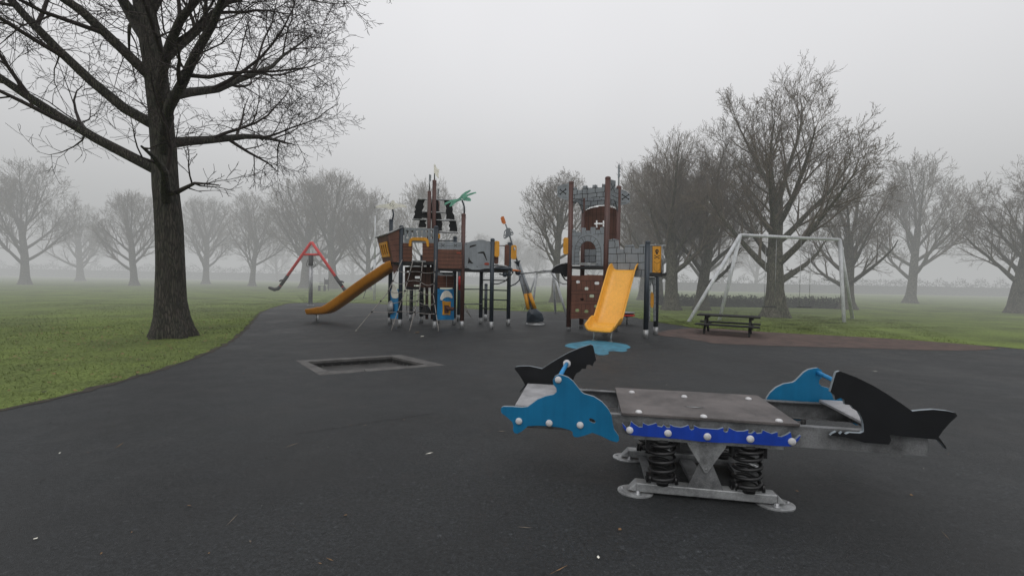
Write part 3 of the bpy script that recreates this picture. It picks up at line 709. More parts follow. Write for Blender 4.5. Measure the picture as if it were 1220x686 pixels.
cdeck([A, B, C, D], cz, .065); cdeck([(B[0]+.07, B[1]), Ee, Fp, (C[0]+.07, C[1])], cz2, .065)
sc, ox, oy = 11.43, 665, 265
out = zm([(182,96),(240,95),(245,126),(320,130),(322,72),(375,75),(378,110),(440,112),(445,65),(505,65),(508,102),(572,100),(575,65),(640,60),(640,582),(182,580)], sc, ox, oy, AB)
arch = [(290,548),(290,400),(298,350),(320,300),(355,268),(400,256),(450,266),(490,300),(512,350),(518,400),(518,548)]
ah = zm(arch, sc, ox, oy, AB)
mb = MB(); mb.prism(AB, out, -.012, .012, [ah])
ro, ri = [], []
arch_o = [(222,580),(228,400),(240,320),(268,262),(318,205),(400,178),(470,190),(530,235),(565,300),(585,380),(590,580)]
for ring, cl in ((arch_o, 0), (arch, 0)):
    mb.line(AB, zm(ring, sc, ox, oy, AB), .009, .0135)
for (x0, y0), (x1, y1) in (((228,360),(292,355)),((228,412),(290,412)),((225,470),(290,470)),((228,530),(290,528)),((245,318),(300,335)),((268,262),(325,296)),((318,205),(352,266)),((362,190),(375,258)),((452,188),(436,258)),((515,222),(478,282)),((562,292),(502,325)),((580,345),(514,360)),((590,400),(518,400)),((588,460),(518,460)),((586,520),(518,520))):
    mb.line(AB, zm([(x0,y0),(x1,y1)], sc, ox, oy, AB), .008, .0137)
for pts in ([(182,188),(285,190),(300,178)],[(245,128),(248,188)],[(322,130),(312,178)],[(285,190),(280,215)],[(378,112),(385,150)],[(440,112),(440,150)],[(480,165),(550,158),(638,155)],[(508,104),(512,155)],[(572,102),(585,152)],[(550,158),(545,188)],[(182,128),(245,128)]):
    mb.line(AB, zm(pts, sc, ox, oy, AB), .008, .0138)
bolts(mb, AB, zm([(195,105),(195,325),(205,568),(620,70),(622,310),(625,568),(540,566),(275,566)], sc, ox, oy, AB), .012)
mb.build('arch_window_wall', [M['stone'], M['line']], castle)
mb = MB(); mb.prism(AB, zm([(290,548),(517,548),(515,582),(290,582)], sc, ox, oy, AB), .014, .045); mb.build('sill', M['galv'], castle)
# back wall of the tower, plain stone low part and brown planks above
sc, ox, oy = 8.07, 660, 205
brw = zm([(296,385),(320,362),(352,350),(400,338),(425,338),(432,328),(500,328),(545,338),(602,358),(606,690),(606,740),(296,740)], sc, ox, oy, DC)
cr = [zm(h, sc, ox, oy, DC) for h in ([(403,465),(419,465),(419,488),(468,488),(468,466),(484,466),(484,488),(496,488),(496,503),(484,503),(484,526),(468,526),(468,503),(419,503),(419,536),(403,536),(403,506),(385,500),(385,492),(403,488)],)]
mb = MB(); mb.prism(DC, brw, -.012, .012, cr); planks(mb, DC, brw, cr, .0135, 8, .009, True, 6)
for y in (418,400,600): mb.line(DC, zm([(300,y),(500,y-4),(604,y)], sc, ox, oy, DC), .008, .0142)
mb.build('plank_wall', [M['brown2'], M['line']], castle)
low = zm([(355,740),(355,690),(400,690),(604,690),(606,920),(296,920),(296,740)], sc, ox, oy, DC)
mb = MB(); mb.prism(DC, low, -.012, .010); stones(mb, DC, low, (), .0115, .17, (.16,.28), .012, 9); mb.build('stone_wall', [M['stone'], M['line']], castle)
# crown panels
fr = zm([(182,150),(222,148),(225,172),(275,173),(278,135),(322,133),(325,161),(370,158),(373,125),(415,125),(418,150),(462,148),(465,118),(505,115),(505,275),(470,262),(400,250),(330,246),(260,252),(215,265),(182,283)], sc, ox, oy, AB)
mb = MB(); mb.prism(AB, fr, -.012, .012); stones(mb, AB, fr, (), .0135, .115, (.13,.24), .014, 21); bolts(mb, AB, zm([(190,165),(190,260),(495,130),(495,255)], sc, ox, oy, AB), .012); mb.build('crown_panel', [M['stone'], M['line']], castle)
bk_ = zm([(296,150),(600,175),(606,345),(560,326),(500,316),(420,320),(350,338),(296,372)], sc, ox, oy, DC)
mb = MB(); mb.prism(DC, bk_, .014, .036); stones(mb, DC, bk_, (), .0375, .12, (.13,.24), .014, 23); mb.build('crown_panel', [M['stone'], M['line']], castle)
L1 = AD.L; zf = AB.uv(680,205+170/8.07)[1]; zb = AB.uv(680,205+285/8.07)[1]
def sidecrown(pl, seed):
    L = pl.L; zz = [(.05,zf-.03),(.22,zf-.03),(.24,zf+.07),(.42,zf+.07),(.44,zf-.03),(.6,zf-.03),(.62,zf+.07),(L-.05,zf+.07)]
    low_ = [(L-.05,zb-.20),(L*.8,zb-.06),(L*.6,zb+.04),(L*.4,zb+.04),(L*.2,zb-.04),(.05,zb-.18)]
    o_ = zz+low_; mb = MB(); mb.prism(pl, o_, -.012, .012); stones(mb, pl, o_, (), .0135, .12, (.13,.24), .014, seed); stones(mb, pl, o_, (), -.0135, .12, (.13,.24), .014, seed+1); mb.build('crown_panel', [M['stone'], M['line']], castle)
sidecrown(AD, 31); sidecrown(BC, 33)
# winged corner boards with crossed bones
wl = zm([(38,142),(80,126),(150,110),(150,278),(110,268),(38,238)], sc, ox, oy, AB)
mb = MB(); mb.prism(AB, wl, .013, .035); crossbones(mb, AB, AB.uv(660+92/sc, 205+192/sc), .075, .055, .0365, 1, .022)
for pts in ([(90,142),(132,138)],[(92,245),(135,248)],[(45,232),(52,180)]): mb.line(AB, zm(pts, sc, ox, oy, AB), .008, .0365)
mb.build('corner_board', [M['stone'], M['line']], castle)
CW = Plane(C, (C[0]+.83, C[1]-.12)); wr = zm([(636,172),(680,180),(728,212),(730,290),(690,312),(636,322)], sc, ox, oy, CW)
mb = MB(); mb.prism(CW, wr, .013, .035); crossbones(mb, CW, CW.uv(660+686/sc, 205+242/sc), .075, .055, .0365, 1, .022)
for pts in ([(650,182),(690,196)],[(645,300),(690,298)]): mb.line(CW, zm(pts, sc, ox, oy, CW), .008, .0365)
mb.build('corner_board', [M['stone'], M['line']], castle)
BW = Plane(B, (B[0]+.3, B[1]+.35)); wb_ = zm([(528,72),(582,86),(579,172),(556,205),(526,246)], sc, ox, oy, BW)
mb = MB(); mb.prism(BW, wb_, .013, .035); crossbones(mb, BW, BW.uv(660+553/sc, 205+150/sc), .08, .07, .0365, 1, .02); mb.build('corner_board', [M['stone2'], M['line']], castle)
pt_ = P3(737,222,C[1]); MB().tube([pt_, pt_+Vector((0,0,.58))], .022, 8).build('flag_pole', M['whitepaint'], pc)
cut('flag', [(465,40),(472,36),(478,46),(474,54),(480,62),(476,72),(482,84),(474,92),(480,104),(478,122),(472,126),(464,126)], C[1]-.03, M['stone'], pc, .012, 5.72, 655, 190)
# climbing wall
sc, ox, oy = 5.28, 655, 300
cw = zm([(128,148),(200,150),(240,144),(300,146),(352,148),(352,426),(300,418),(240,426),(190,418),(128,422)], sc, ox, oy, AB)
hs = []
for x0, y0, x1, y1 in ((165,180,191,198),(281,188,312,206),(218,222,244,241),(249,268,280,287),(192,290,215,306),(160,358,186,377),(217,365,244,383),(279,333,308,350)):
    k = (y1-y0)*.25; hs.append(zm([(x0+k,y0),(x1-k,y0),(x1,y0+k),(x1,y1-k),(x1-k,y1),(x0+k,y1),(x0,y1-k),(x0,y0+k)], sc, ox, oy, AB))
mb = MB(); mb.prism(AB, cw, -.014, .014, hs)
rr = random.Random(4)
for y in (184,245,263,310,332,385,402):
    clipped(mb, AB, zm([(128,y),(200,y+rr.uniform(-4,4)),(270,y+rr.uniform(-4,4)),(352,y+rr.uniform(-3,3))], sc, ox, oy, AB), .008, .0155, cw, hs)
for ya, yb in ((184,245),(263,310),(332,385)):
    x = 140
    while x < 345: clipped(mb, AB, zm([(x,ya),(x+rr.uniform(-3,3),yb)], sc, ox, oy, AB), .007, .0158, cw, hs); x += rr.uniform(20,34)
mb.build('climbing_wall', [M['brown'], M['line']], castle)
# slide wall
sw = [BE.uv(*p) for p in ((725,286),(731,284.4),(736.8,285.5),(738,297),(744,297.2),(745.2,292),(754.8,291.4),(756.2,296.2),(761,296.3),(762.3,291.4),(768.6,291),(768.6,330.5),(725,328.5))]
mb = MB(); mb.prism(BE, sw, -.012, .012); stones(mb, BE, sw, (), .0135, .19, (.17,.34), .013, 44); mb.build('stone_wall', [M['stone'], M['line']], castle)
# round-fronted lookout box beside the right posts
BX = Plane((Ee[0]+.05, Ee[1]+.02), (Ee[0]+.9, Ee[1]+.42)); sc, ox, oy = 4.9, 770, 280
mb = MB(); o = zm([(16,60),(84,62),(84,222),(16,220)], sc, ox, oy, BX); mb.prism(BX, o, -.01, .012); mb.build('lookout_panel', M['stone2'], castle)
mb = MB(); o = zm([(33,66),(82,66),(82,220),(33,218)], sc, ox, oy, BX); mb.prism(BX, o, .014, .028)
def disc(mb, pl, cx, cy, rx, ry, off, mi, n=14): mb.add([pl.pt(*pl.uv(ox+(cx+rx*math.cos(t*2*math.pi/n))/sc, oy+(cy+ry*math.sin(t*2*math.pi/n))/sc), off) for t in range(n)], [tuple(range(n))], mi)
disc(mb, BX, 57, 94, 11, 11, .0292, 1); mb.add([BX.pt(s, z, .0295) for s, z in zm([(51,100),(63,100),(62,113),(52,113)], sc, ox, oy, BX)], [(0,1,2,3)], 1)
for cx in (52.5,61): disc(mb, BX, cx, 95, 2.6, 3, .0302, 0, 8)
crossbones(mb, BX, BX.uv(ox+57/sc, oy+128/sc), .065, .030, .0295, 1, .014)
mb.line(BX, zm([(40,155),(40,200),(57,215),(75,200),(75,155),(57,168),(40,155)], sc, ox, oy, BX), .007, .0295)
mb.build('skull_panel', [M['orange'], M['line']], castle)
mb = MB(); c0 = BX.pt(*BX.uv(ox+84/sc, oy+140/sc)); z1 = BX.uv(ox+84/sc, oy+62/sc)[1]; z0 = BX.uv(ox+84/sc, oy+222/sc)[1]
for q in range(6):
    an = math.radians(-75+q*33); R_ = .125; base = Vector((c0.x, c0.y, 0))+Vector((BX.D.x, BX.D.y, 0))*(R_*math.cos(an)-.01)+Vector((BX.N.x, BX.N.y, 0))*(R_*math.sin(an)+-.08); mb.tube([base+Vector((0,0,z0)), base+Vector((0,0,z1))], .014, 8)
for z in (z0, z1):
    ringp = [Vector((c0.x, c0.y, z))+Vector((BX.D.x, BX.D.y, 0))*(.13*math.cos(math.radians(a))-.01)+Vector((BX.N.x, BX.N.y, 0))*(.13*math.sin(math.radians(a))-.08) for a in range(-95, 100, 15)]
    mb.tube(ringp, .02, 8)
mb.build('lookout_bars', M['galv'], castle)
mb = MB(); o = zm([(14,222),(114,222),(112,238),(80,244),(16,240)], sc, ox, oy, BX); mb.prism(BX, o, -.3, .03); mb.build('lookout_floor', M['dark'], castle)
mb = MB(); o = zm([(14,56),(112,58),(112,64),(14,62)], sc, ox, oy, BX); mb.prism(BX, o, -.25, .03); mb.build('lookout_roof', M['galv'], castle)
EF = Plane(Ee, Fp); o = zm([(14,246),(54,246),(54,500),(44,502),(42,300),(30,268),(22,300),(20,500),(14,500)], sc, ox, oy, EF)
mb = MB(); mb.prism(EF, o, -.012, .012); stones(mb, EF, o, (), .0135, .14, (.1,.2), .01, 51); mb.build('stone_arch', [M['stone'], M['line']], castle)
cut('shield', [(24,345),(32,330),(42,345),(43,400),(38,425),(27,420),(22,395)], Ee[1]+.45, M['orange'], castle, .012, 4.9, 770, 280)
hpanel('grab_panel', 671.2,283,677,303, A[1]-.02, M['orange'], castle)
# amber slide
top = Vector(BE.pt(BE.L*.47, 0, -.0)); dn = Vector((1.97-top.x, 9.78-top.y)); Lh = 1.50
prof = [(-.04,cz2+.03),(.08,cz2),(.30,cz2-.30),(.62,cz2-.75),(.93,cz2-1.16),(1.12,.34),(1.30,.255),(Lh,.235)]
sl2 = slide_mesh((top.x, top.y), dn, prof, .64, lambda f: .165 if f < .6 else .165+.02*math.sin(math.pi*(f-.6)/.4)-.05*max(0,f-.9)/.1, M['slide'], castle, flare=.0, thick=.034)
sl2['label'] = 'bright amber slide coming down towards the viewer'
mb = MB()
for p in ((707,405.5),(727.5,407)):
    g = G(*p); mb.tube([(g.x, g.y, -.02), (g.x+.03, g.y+.06, .27)], .02, 10); mb.lathe((g.x, g.y, 0), [(.045,0),(.045,.008),(.0,.01)], 12)
mb.build('slide_leg', M['galv'], sl2)

# ------------------------------------------------------------------ traverse bridge between ship and castle
br = empty('traverse_bridge', (.7,12.4,0), 'traverse of dark curved foot dishes on bent steel arms between ship and castle', 'climbing bridge')
def dish(pts, Y, m):
    c = Vector((sum(p[0] for p in pts)/len(pts), sum(p[1] for p in pts)/len(pts)))
    mb = MB(); mb.poly3([P3(x, y, Y) for x, y in pts], .02); return mb
def domeplate(cx, cy, rx, ry, Y, m):
    c = P3(cx, cy, Y); n = 20; RX = rx*Y/540; RZ = ry*Y/540; vs = []
    for i in range(6):
        t = i/5*math.pi/2
        for j in range(n):
            a = 2*math.pi*j/n; vs.append(c+Vector((RX*math.cos(a)*math.cos(t), RX*.8*math.sin(a)*math.cos(t), RZ*math.sin(t))))
    mb = MB(); mb.add(vs, [(i*n+j, i*n+(j+1) % n, (i+1)*n+(j+1) % n, (i+1)*n+j) for i in range(5) for j in range(n)], 0, True)
    o = mb.build('foot_dish', m, br); s = o.modifiers.new('s', 'SOLIDIFY'); s.thickness = .03
    return o
domeplate(599,321,12,5,12.3,M['darkpost']).rotation_euler = (0,0,0)

cut('foot_dish', smooth([(425,160),(432,140),(460,118),(500,102),(556,94),(556,190),(535,205),(522,188),(500,176),(440,174)], 3), 12.05, M['black'], br, .10, 6.86, 595, 300)
MB().tube([P3(595+x/6.86, 300+y/6.86, 11.94) for x, y in ((424,162),(434,138),(460,116),(500,100),(556,92))], .014, 6).build('dish_rim', M['galv'], br)
mb = MB(); sc, ox, oy = 6.86, 595, 300
def arm(pts, Y0, Y1, r, m='galv'):
    k = len(pts)-1; q = [P3(595+x/6.86, 300+y/6.86, Y0+(Y1-Y0)*i/k) for i, (x, y) in enumerate(pts)]
    MB().tube(q, r, 8).build('bent_arm', M[m], br)
arm([(-90,120),(-20,108),(50,118),(95,148),(110,170)],12.0,12.3,.025)
arm([(-70,262),(-10,262),(45,240),(95,190),(112,165)],12.7,12.4,.016)
arm([(65,285),(90,280),(130,262),(160,235),(175,195)],12.75,12.9,.018,'darkpost')
arm([(420,160),(440,200),(480,240),(520,262),(558,262)],12.3,11.8,.018)
arm([(500,165),(515,195),(535,225),(560,238)],12.2,11.8,.02,'dark')
arm([(0,180),(30,188),(55,185)],12.1,12.2,.02,'darkpost')
MB().ball(P3(601.5,327,12.2), .07, 12).build('joint', M['darkpost'], br)
MB().ball(P3(617,324.5,12.6), .08, 12).build('joint', M['darkpost'], br)
arm([(100,150),(130,152),(170,160)],12.4,12.6,.03,'rotor')
arm([(165,178),(240,172),(368,154),(428,152)],12.7,12.3,.022)
MB().ball(P3(649,322.4,12.42), .04, 10).build('joint', M['galv'], br)

# ------------------------------------------------------------------ leaning digger toy
dg = empty('leaning_play_mast', (.70,13.30,0), 'leaning twin-tube play mast with amber sleeves, dark bucket foot and orange paddle tip', 'play equipment')
YD = 13.3
mb = MB()
for (x0, y0), (x1, y1) in (((238,472),(143,100)), ((295,468),(160,98))):
    mb.tube([P3(595+x0/6.86, 300+y0/6.86, YD), P3(595+x1/6.86, 300+y1/6.86, YD)], .042, 12)
mb.build('twin_tubes', M['stone'], dg)
mb = MB(); mb.tube([P3(595+266/6.86, 300+470/6.86, YD+.06), P3(595+152/6.86, 300+98/6.86, YD+.03)], .035, 12)
mb.build('centre_tube', M['galv'], dg)
for (x0, y0), (x1, y1) in (((236,470),(212,342)), ((291,466),(246,338))):
    MB().tube([P3(595+x0/6.86, 300+y0/6.86, YD-.01), P3(595+x1/6.86, 300+y1/6.86, YD-.01)], .055, 12).build('sleeve', M['orange'], dg)
mb = MB(); a = P3(595+155/6.86, 300+118/6.86, YD); b = P3(595+145/6.86, 300+76/6.86, YD); mb.tube([a, a.lerp(b,.6), b], [.04,.06,.105], 16); mb.build('collar', M['darkpost'], dg)
MB().tube([b, P3(607.5,282,YD), P3(602.3,267,YD)], [.026,.024,.02], 10).build('thin_pole', M['stone2'], dg)
cut('paddle', [(140,85),(150,70),(172,66),(180,85),(195,130),(190,142),(170,146),(152,132)], YD-.03, M['rotor'], dg, .02, 8.57, 580, 250)
VD = Plane((0, YD-.04), (1, YD-.04)); mb = MB()
mb.prism(VD, zm([(172,293),(170,265),(178,218),(205,188),(228,184),(245,195),(274,238),(268,256),(225,272),(190,296)], 8.57, 580, 250, VD), -.01, .01,
    [zm(h, 8.57, 580, 250, VD) for h in ([(180,255),(186,225),(196,212),(192,240),(188,258)], [(178,282),(180,264),(189,268),(188,284)], [(236,200),(248,208),(256,226),(246,224)], [(250,240),(262,242),(262,252),(252,254)])])
mb.build('steering_fin', M['stone2'], dg)
mb = MB(); sc, ox, oy = 6.86, 595, 300
fr_ = [(220,576),(224,500),(238,476),(288,466),(305,474),(345,500),(364,548),(356,570),(300,574)]
k = len(fr_); v1 = [P3(595+x/6.86, 300+y/6.86, YD-.18) for x, y in fr_]; v2 = [p+Vector((.03,.42,.0)) for p in v1]
mid = P3(595+265/6.86, 300+510/6.86, YD-.30)
mb.add(v1+v2+[mid], [(i, (i+1) % k, 2*k) for i in range(k)]+[tuple(range(2*k-1, k-1, -1))]+[(i, (i+1) % k, (i+1) % k+k, i+k) for i in range(k)]); mb.build('bucket', M['darkpost'], dg, bevel=.012)
mb = MB(); g = G(638,386.5); mb.lathe((g.x, g.y+.05, 0), [(.27,0),(.27,.03),(.2,.05),(.12,.06),(.12,.2)], 20)
for q in range(6): mb.dome((g.x+.22*math.cos(q), g.y+.05+.22*math.sin(q), .03), .02, (0,0,1))
mb.build('base_plate', M['galv'], dg)

# ------------------------------------------------------------------ foreground four-seat spring seesaw
ang = math.radians(-9.5); U = Vector((math.cos(ang), math.sin(ang), 0)); V = Vector((-math.sin(ang), math.cos(ang), 0)); CS = Vector((1.225,2.985,0))
see = empty('spring_seesaw', CS, 'galvanised four-seat spring seesaw with blue dolphin and black shark boards in the foreground', 'seesaw')
def W_(a, b, z): return CS+U*a+V*b+Vector((0,0,z))
HB = .315
NP = Plane(CS+U*0-V*HB, CS+U*1-V*HB); NP.N = Vector((-V.x, -V.y))
FP = Plane(CS+V*(HB+.02), CS+U+V*(HB+.02)); FP.N = Vector((-V.x, -V.y))
dol = zm([(60,434),(45,440),(40,455),(46,475),(85,505),(112,530),(119,555),(116,580),(125,598),(145,603),(172,588),(210,556),(280,553),(350,558),(420,566),(468,580),(488,592),(487,610),(496,622),(520,625),(560,615),(610,597),(660,615),(720,645),(762,656),(777,645),(775,618),(745,575),(738,540),(730,490),(708,448),(670,405),(620,373),(560,356),(542,343),(520,315),(490,277),(460,253),(430,242),(400,235),(376,248),(364,272),(368,297),(386,320),(388,343),(370,360),(320,370),(270,390),(230,420),(208,436),(170,440),(110,435)], 5.275, 590, 400, NP)
shk = zm([(122,205),(130,193),(160,188),(215,188),(260,197),(295,205),(340,175),(400,138),(460,105),(530,75),(600,53),(615,60),(622,90),(628,120),(635,152),(620,165),(612,188),(592,178),(575,182),(570,205),(545,205),(532,222),(512,232),(498,255),(488,285),(485,320),(500,330),(545,333),(560,342),(575,333),(585,345),(600,335),(615,345),(625,356),(560,356),(480,370),(380,365),(372,345),(380,322),(190,318),(155,356),(160,342),(188,305),(175,280),(150,240)], 5.275, 590, 400, FP)
wav = zm([(88,222),(95,228),(112,248),(128,240),(134,214),(150,228),(175,243),(192,243),(194,222),(220,234),(245,228),(262,222),(268,238),(290,243),(300,232),(315,246),(332,246),(330,230),(352,240),(385,245),(405,240),(425,232),(430,252),(440,258),(452,252),(452,235),(480,248),(505,250),(525,238),(535,252),(560,256),(585,247),(590,265),(605,268),(618,262),(620,246),(634,255),(634,328),(560,322),(480,315),(400,305),(300,297),(200,290),(130,282),(110,265),(95,245)], 4.287, 720, 450, NP)
eye = smooth(zm([(590,512),(600,507),(618,514),(630,527),(622,537),(605,532),(594,524)], 5.275, 590, 400, NP), 3)
_n = len(wav); top_ = [p for p in wav[:39] if p[0] < -.004]; bot_ = [p for p in wav[39:] if p[0] < -.004]
wav = top_+[(-x, z) for x, z in reversed(top_)]+[(-x, z) for x, z in reversed(bot_)]+bot_
capw = [c for c in zm([(127,258),(320,273),(519,290)], 4.287, 720, 450, NP)]; capw += [(-c[0], c[1]) for c in capw[:2]]
shf = lambda pts: [(-s, z) for s, z in pts]
MirN = Plane(CS+V*HB, CS-U+V*HB); MirN.N = Vector((V.x, V.y))        # far-end, turned half round
MirF = Plane(CS-V*(HB+.02), CS-U-V*(HB+.02)); MirF.N = Vector((V.x, V.y))
def side_board(pl, pts, name, m, o0, o1, lab, holes=()):
    mb = MB(); mb.prism(pl, pts, o0, o1, holes, 0, 1); o = mb.build(name, [m, M['edge']], see, bevel=.0012)
    if lab: o['label'] = lab
    return o
def caps(pl, pts, off, par, r=.0215):
    for s, z in pts: MB().dome(pl.pt(s, z, off), r, (pl.N.x, pl.N.y, 0), .55, 0, 18).build('bolt_cap', M['whitecap'], par)
capd = zm([(154,525),(342,537),(534,549)], 5.275, 590, 400, NP); hcap = NP.uv(590+398/5.275, 400+268/5.275); hfar = FP.uv(590+451/5.275, 400+172/5.275)
hz = (hcap[1]+hfar[1])/2
for np_, fp_, sg in ((NP, FP, 1), (MirN, MirF, -1)):
    o = side_board(np_, dol, 'dolphin_board', M['blue'], .012, .034, 'teal blue leaping dolphin board', [eye])
    caps(np_, capd+[hcap], .034, o)
    # pale cut edge of the board
    o2 = side_board(fp_, shk, 'shark_board', M['black'], -.011, .011, 'black shark board with jagged open jaw')
    caps(fp_, [hfar], .011, o2, .03)
    a = np_.pt(hcap[0], hcap[1], .01); b = fp_.pt(hfar[0], hfar[1], 0)
    MB().tube([a, b], .0145, 14).build('handle_bar', M['shipblue'], see)
    # wave strip: half of the length from each end
    full = [p for p in wav if p[0] < .13]; 
    caps(np_, capw, .032, side_board(np_, wav, 'wave_strip', M['wave'], .012, .032, None))
# beams: two folded channels with top flange
zt_ = NP.uv(735,494)[1]; za = min(p[0] for p in dol)+.09
zb_ = NP.uv(735,517)[1]
for sgn in (-1, 1):
    mb = MB(); b0 = sgn*(HB-.004)
    prof_ = [(b0, zb_), (b0, zt_), (b0-sgn*.045, zt_), (b0-sgn*.045, zt_-.006), (b0-sgn*.006, zt_-.006), (b0-sgn*.006, zb_+.006), (b0-sgn*.03, zb_+.006), (b0-sgn*.03, zb_)]
    n = len(prof_); vs = [W_(za, b, z) for b, z in prof_]+[W_(-za, b, z) for b, z in prof_]
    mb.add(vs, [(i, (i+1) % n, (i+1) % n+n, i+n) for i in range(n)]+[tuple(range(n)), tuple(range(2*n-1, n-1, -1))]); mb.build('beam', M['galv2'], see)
# cross members
mb = MB()
for a in (za+.05, -.46, -.2, .2, .46, -za-.05): mb.box(W_(a, 0, zb_+.03), (.05, 2*HB-.03, .04), (U, V, Vector((0,0,1))))
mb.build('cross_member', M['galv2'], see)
# seats
for sg in (-1, 1):
    mb = MB(); a0, a1 = za-.005, FP.uv(665,470)[0]+.02
    if sg == 1: lo, hi = -a1-.02, -a0
    else: lo, hi = a0, a1+.02
    mb.box(W_((lo+hi)/2, 0, zt_+.012), (abs(hi-lo), 2*HB-.02, .018), (U, V, Vector((0,0,1)))); mb.build('seat', M['seat'], see, bevel=.004)
# centre deck plate
pl0 = NP.uv(740,497)[0]
mb = MB(); mb.box(W_(0, 0, zt_+.012), (abs(pl0)*2, 2*HB+.03, .018), (U, V, Vector((0,0,1)))); dp = mb.build('deck_plate', M['plate'], see, bevel=.004)
mb = MB()
for px, py in ((752.7,467.5),(815.2,472.8),(761,491),(838.3,496.5)):
    g = G(px, py, zt_+.022); MB().dome(g, .0205, (0,0,1), .6, 0, 16).build('bolt_cap', M['whitecap'], dp)
    if px < 770: MB().dome(g-U*(2*(g-CS).dot(U)), .0205, (0,0,1), .6, 0, 16).build('bolt_cap', M['whitecap'], dp)
gl_ = G(826,484.5,zt_+.0225); mb = MB()
sh = [(-.055,0),(-.03,.018),(.005,.024),(.018,.034),(.022,.022),(.05,.008),(.06,-.004),(.03,-.014),(-.01,-.018),(-.04,-.012)]
for (x, y), (x2, y2) in zip(sh, sh[1:]+sh[:1]):
    p, q = gl_+U*x+V*y, gl_+U*x2+V*y2; d = (q-p).normalized()*.0; nn = (q-p).normalized().cross(Vector((0,0,1)))*.0014; mb.add([p-nn, q-nn, q+nn, p+nn], [(0,1,2,3)])
mb.add([gl_+U*x*.9+V*(y*.45-.004)+Vector((0,0,.0006)) for x, y in sh], [tuple(range(len(sh)))], 1)
mb.build('fish_mark', [M['line'], M['galv']], dp)
# base rails
for sgn in (-1, 1):
    mb = MB(); b0 = sgn*.27; L_ = .40
    mb.box(W_(0, b0, .045), (2*L_, .075, .055), (U, V, Vector((0,0,1))))
    for e in (-1, 1):
        mb.add([W_(e*L_, b0-.0375, .0725), W_(e*L_, b0+.0375, .0725), W_(e*(L_+.05), b0+.03, .02), W_(e*(L_+.05), b0-.03, .02), W_(e*L_, b0-.0375, .018), W_(e*L_, b0+.0375, .018)], [(0,1,2,3),(0,3,4),(1,5,2),(4,3,2,5)])
    r_ = mb.build('base_rail', M['galv'], see, bevel=.006)
    for e in (-1, 1):
        mb = MB(); c = W_(e*(L_+.0), b0, 0); n = 28; vs = []
        for zz, k in ((0, 1), (.008, 1), (.011, .9)):
            for j in range(n):
                t = 2*math.pi*j/n; vs.append(c+U*(.108*k*math.cos(t))+V*(.085*k*math.sin(t))+Vector((0,0,zz)))
        mb.add(vs, [(i*n+j, i*n+(j+1) % n, (i+1)*n+(j+1) % n, (i+1)*n+j) for i in range(2) for j in range(n)]+[tuple(range(2*n, 3*n))]); ft = mb.build('foot_disc', M['galv'], see)
        mb = MB(); mb.lathe(W_(e*(L_-.01), b0-.052, .012), [(.022,0),(.022,.006),(.013,.006),(.013,.02),(.0,.022)], 12); mb.dome(W_(e*(L_+.078), b0+.02, .0105), .012, (0,0,1)); mb.build('bolt', M['steel'], ft)
mb = MB(); mb.box(W_(0, 0, .03), (.09,.56,.03), (U, V, Vector((0,0,1)))); mb.box(W_(-.3, 0, .03), (.05,.50,.03), (U, V, Vector((0,0,1)))); mb.box(W_(.3, 0, .03), (.05,.50,.03), (U, V, Vector((0,0,1)))); mb.build('base_cross', M['galv2'], see)
# springs
for a in (-.245, .245):
    for sgn in (-1, 1):
        c = W_(a, sgn*.262, 0); z0, z1 = .085, zb_-.04; n = 150; pts = []; rad = []
        turns = 5.0
        for i in range(n+1):
            t = i/n; q = t
            # closed end coils
            zz = z0+(z1-z0)*(0.16*min(1, t/.2)+0.68*min(1, max(0, (t-.2)/.6))+.16*min(1, max(0, (t-.8)/.2)))
            th = 2*math.pi*turns*t; R_ = .073
            pts.append(c+Vector((R_*math.cos(th), R_*math.sin(th), zz-0)))
        mb = MB(); mb.tube(pts, .0115, 10); s_ = mb.build('coil_spring', M['spring'], see)
        for z in (.08, z1+.004):
            mb = MB(); mb.box(c+Vector((0,0,z)), (.19,.05,.022), (U, V, Vector((0,0,1)))); mb.lathe(c+Vector((0,0,z-.012)), [(.0,0),(.055,0),(.055,.03),(.0,.03)], 16)
            for e in (-1, 1):
                if z > .1: mb.box(c+U*(e*.088)+Vector((0,0,z1-.02)), (.022,.05,.06), (U, V, Vector((0,0,1))))
                else: mb.box(c+U*(e*.08)+Vector((0,0,.098)), (.02,.045,.045), (U, V, Vector((0,0,1)))); mb.tube([c+U*(e*.075)+V*-.05+Vector((0,0,.085)), c+U*(e*.075)+V*-.05+Vector((0,0,.125))], .008, 8)
            mb.build('spring_clamp', M['spring'], s_)
        mb = MB(); mb.box(c+Vector((0,0,.078)), (.16,.08,.01), (U, V, Vector((0,0,1)))); mb.build('clamp_pad', M['galv'], s_)
# hinge gussets
for sgn in (-1, 1):
    pl = NP if sgn < 0 else FP; b0 = sgn*(HB-.012)
    q = Plane(CS+V*b0, CS+U+V*b0); q.N = Vector((-V.x, -V.y)); dx = NP.uv(841,528)[0]
    za_ = NP.uv(841,527)[1]; zap = NP.uv(842,563.5)[1]; zap2 = za_-.06
    mb = MB(); mb.prism(q, [(-.112,za_),(.112,za_),(.106,za_-.022),(.014,zap+.012),(.006,zap+.001),(-.006,zap+.001),(-.014,zap+.012),(-.106,za_-.022)], .004, .010)
    bolts(mb, q, [(-.09,za_-.012),(0,za_-.012),(.09,za_-.012),(0,zap+.022)], .010, .007, 0); mb.build('gusset', M['galv'], see)
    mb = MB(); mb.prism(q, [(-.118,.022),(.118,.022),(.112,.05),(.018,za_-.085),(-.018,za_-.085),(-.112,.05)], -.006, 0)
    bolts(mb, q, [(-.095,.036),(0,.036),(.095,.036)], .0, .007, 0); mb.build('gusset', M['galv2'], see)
MB().box(W_(0, 0, zb_-.004), (.9,.5,.012), (U, V, Vector((0,0,1)))).build('under_plate', M['galv2'], see)
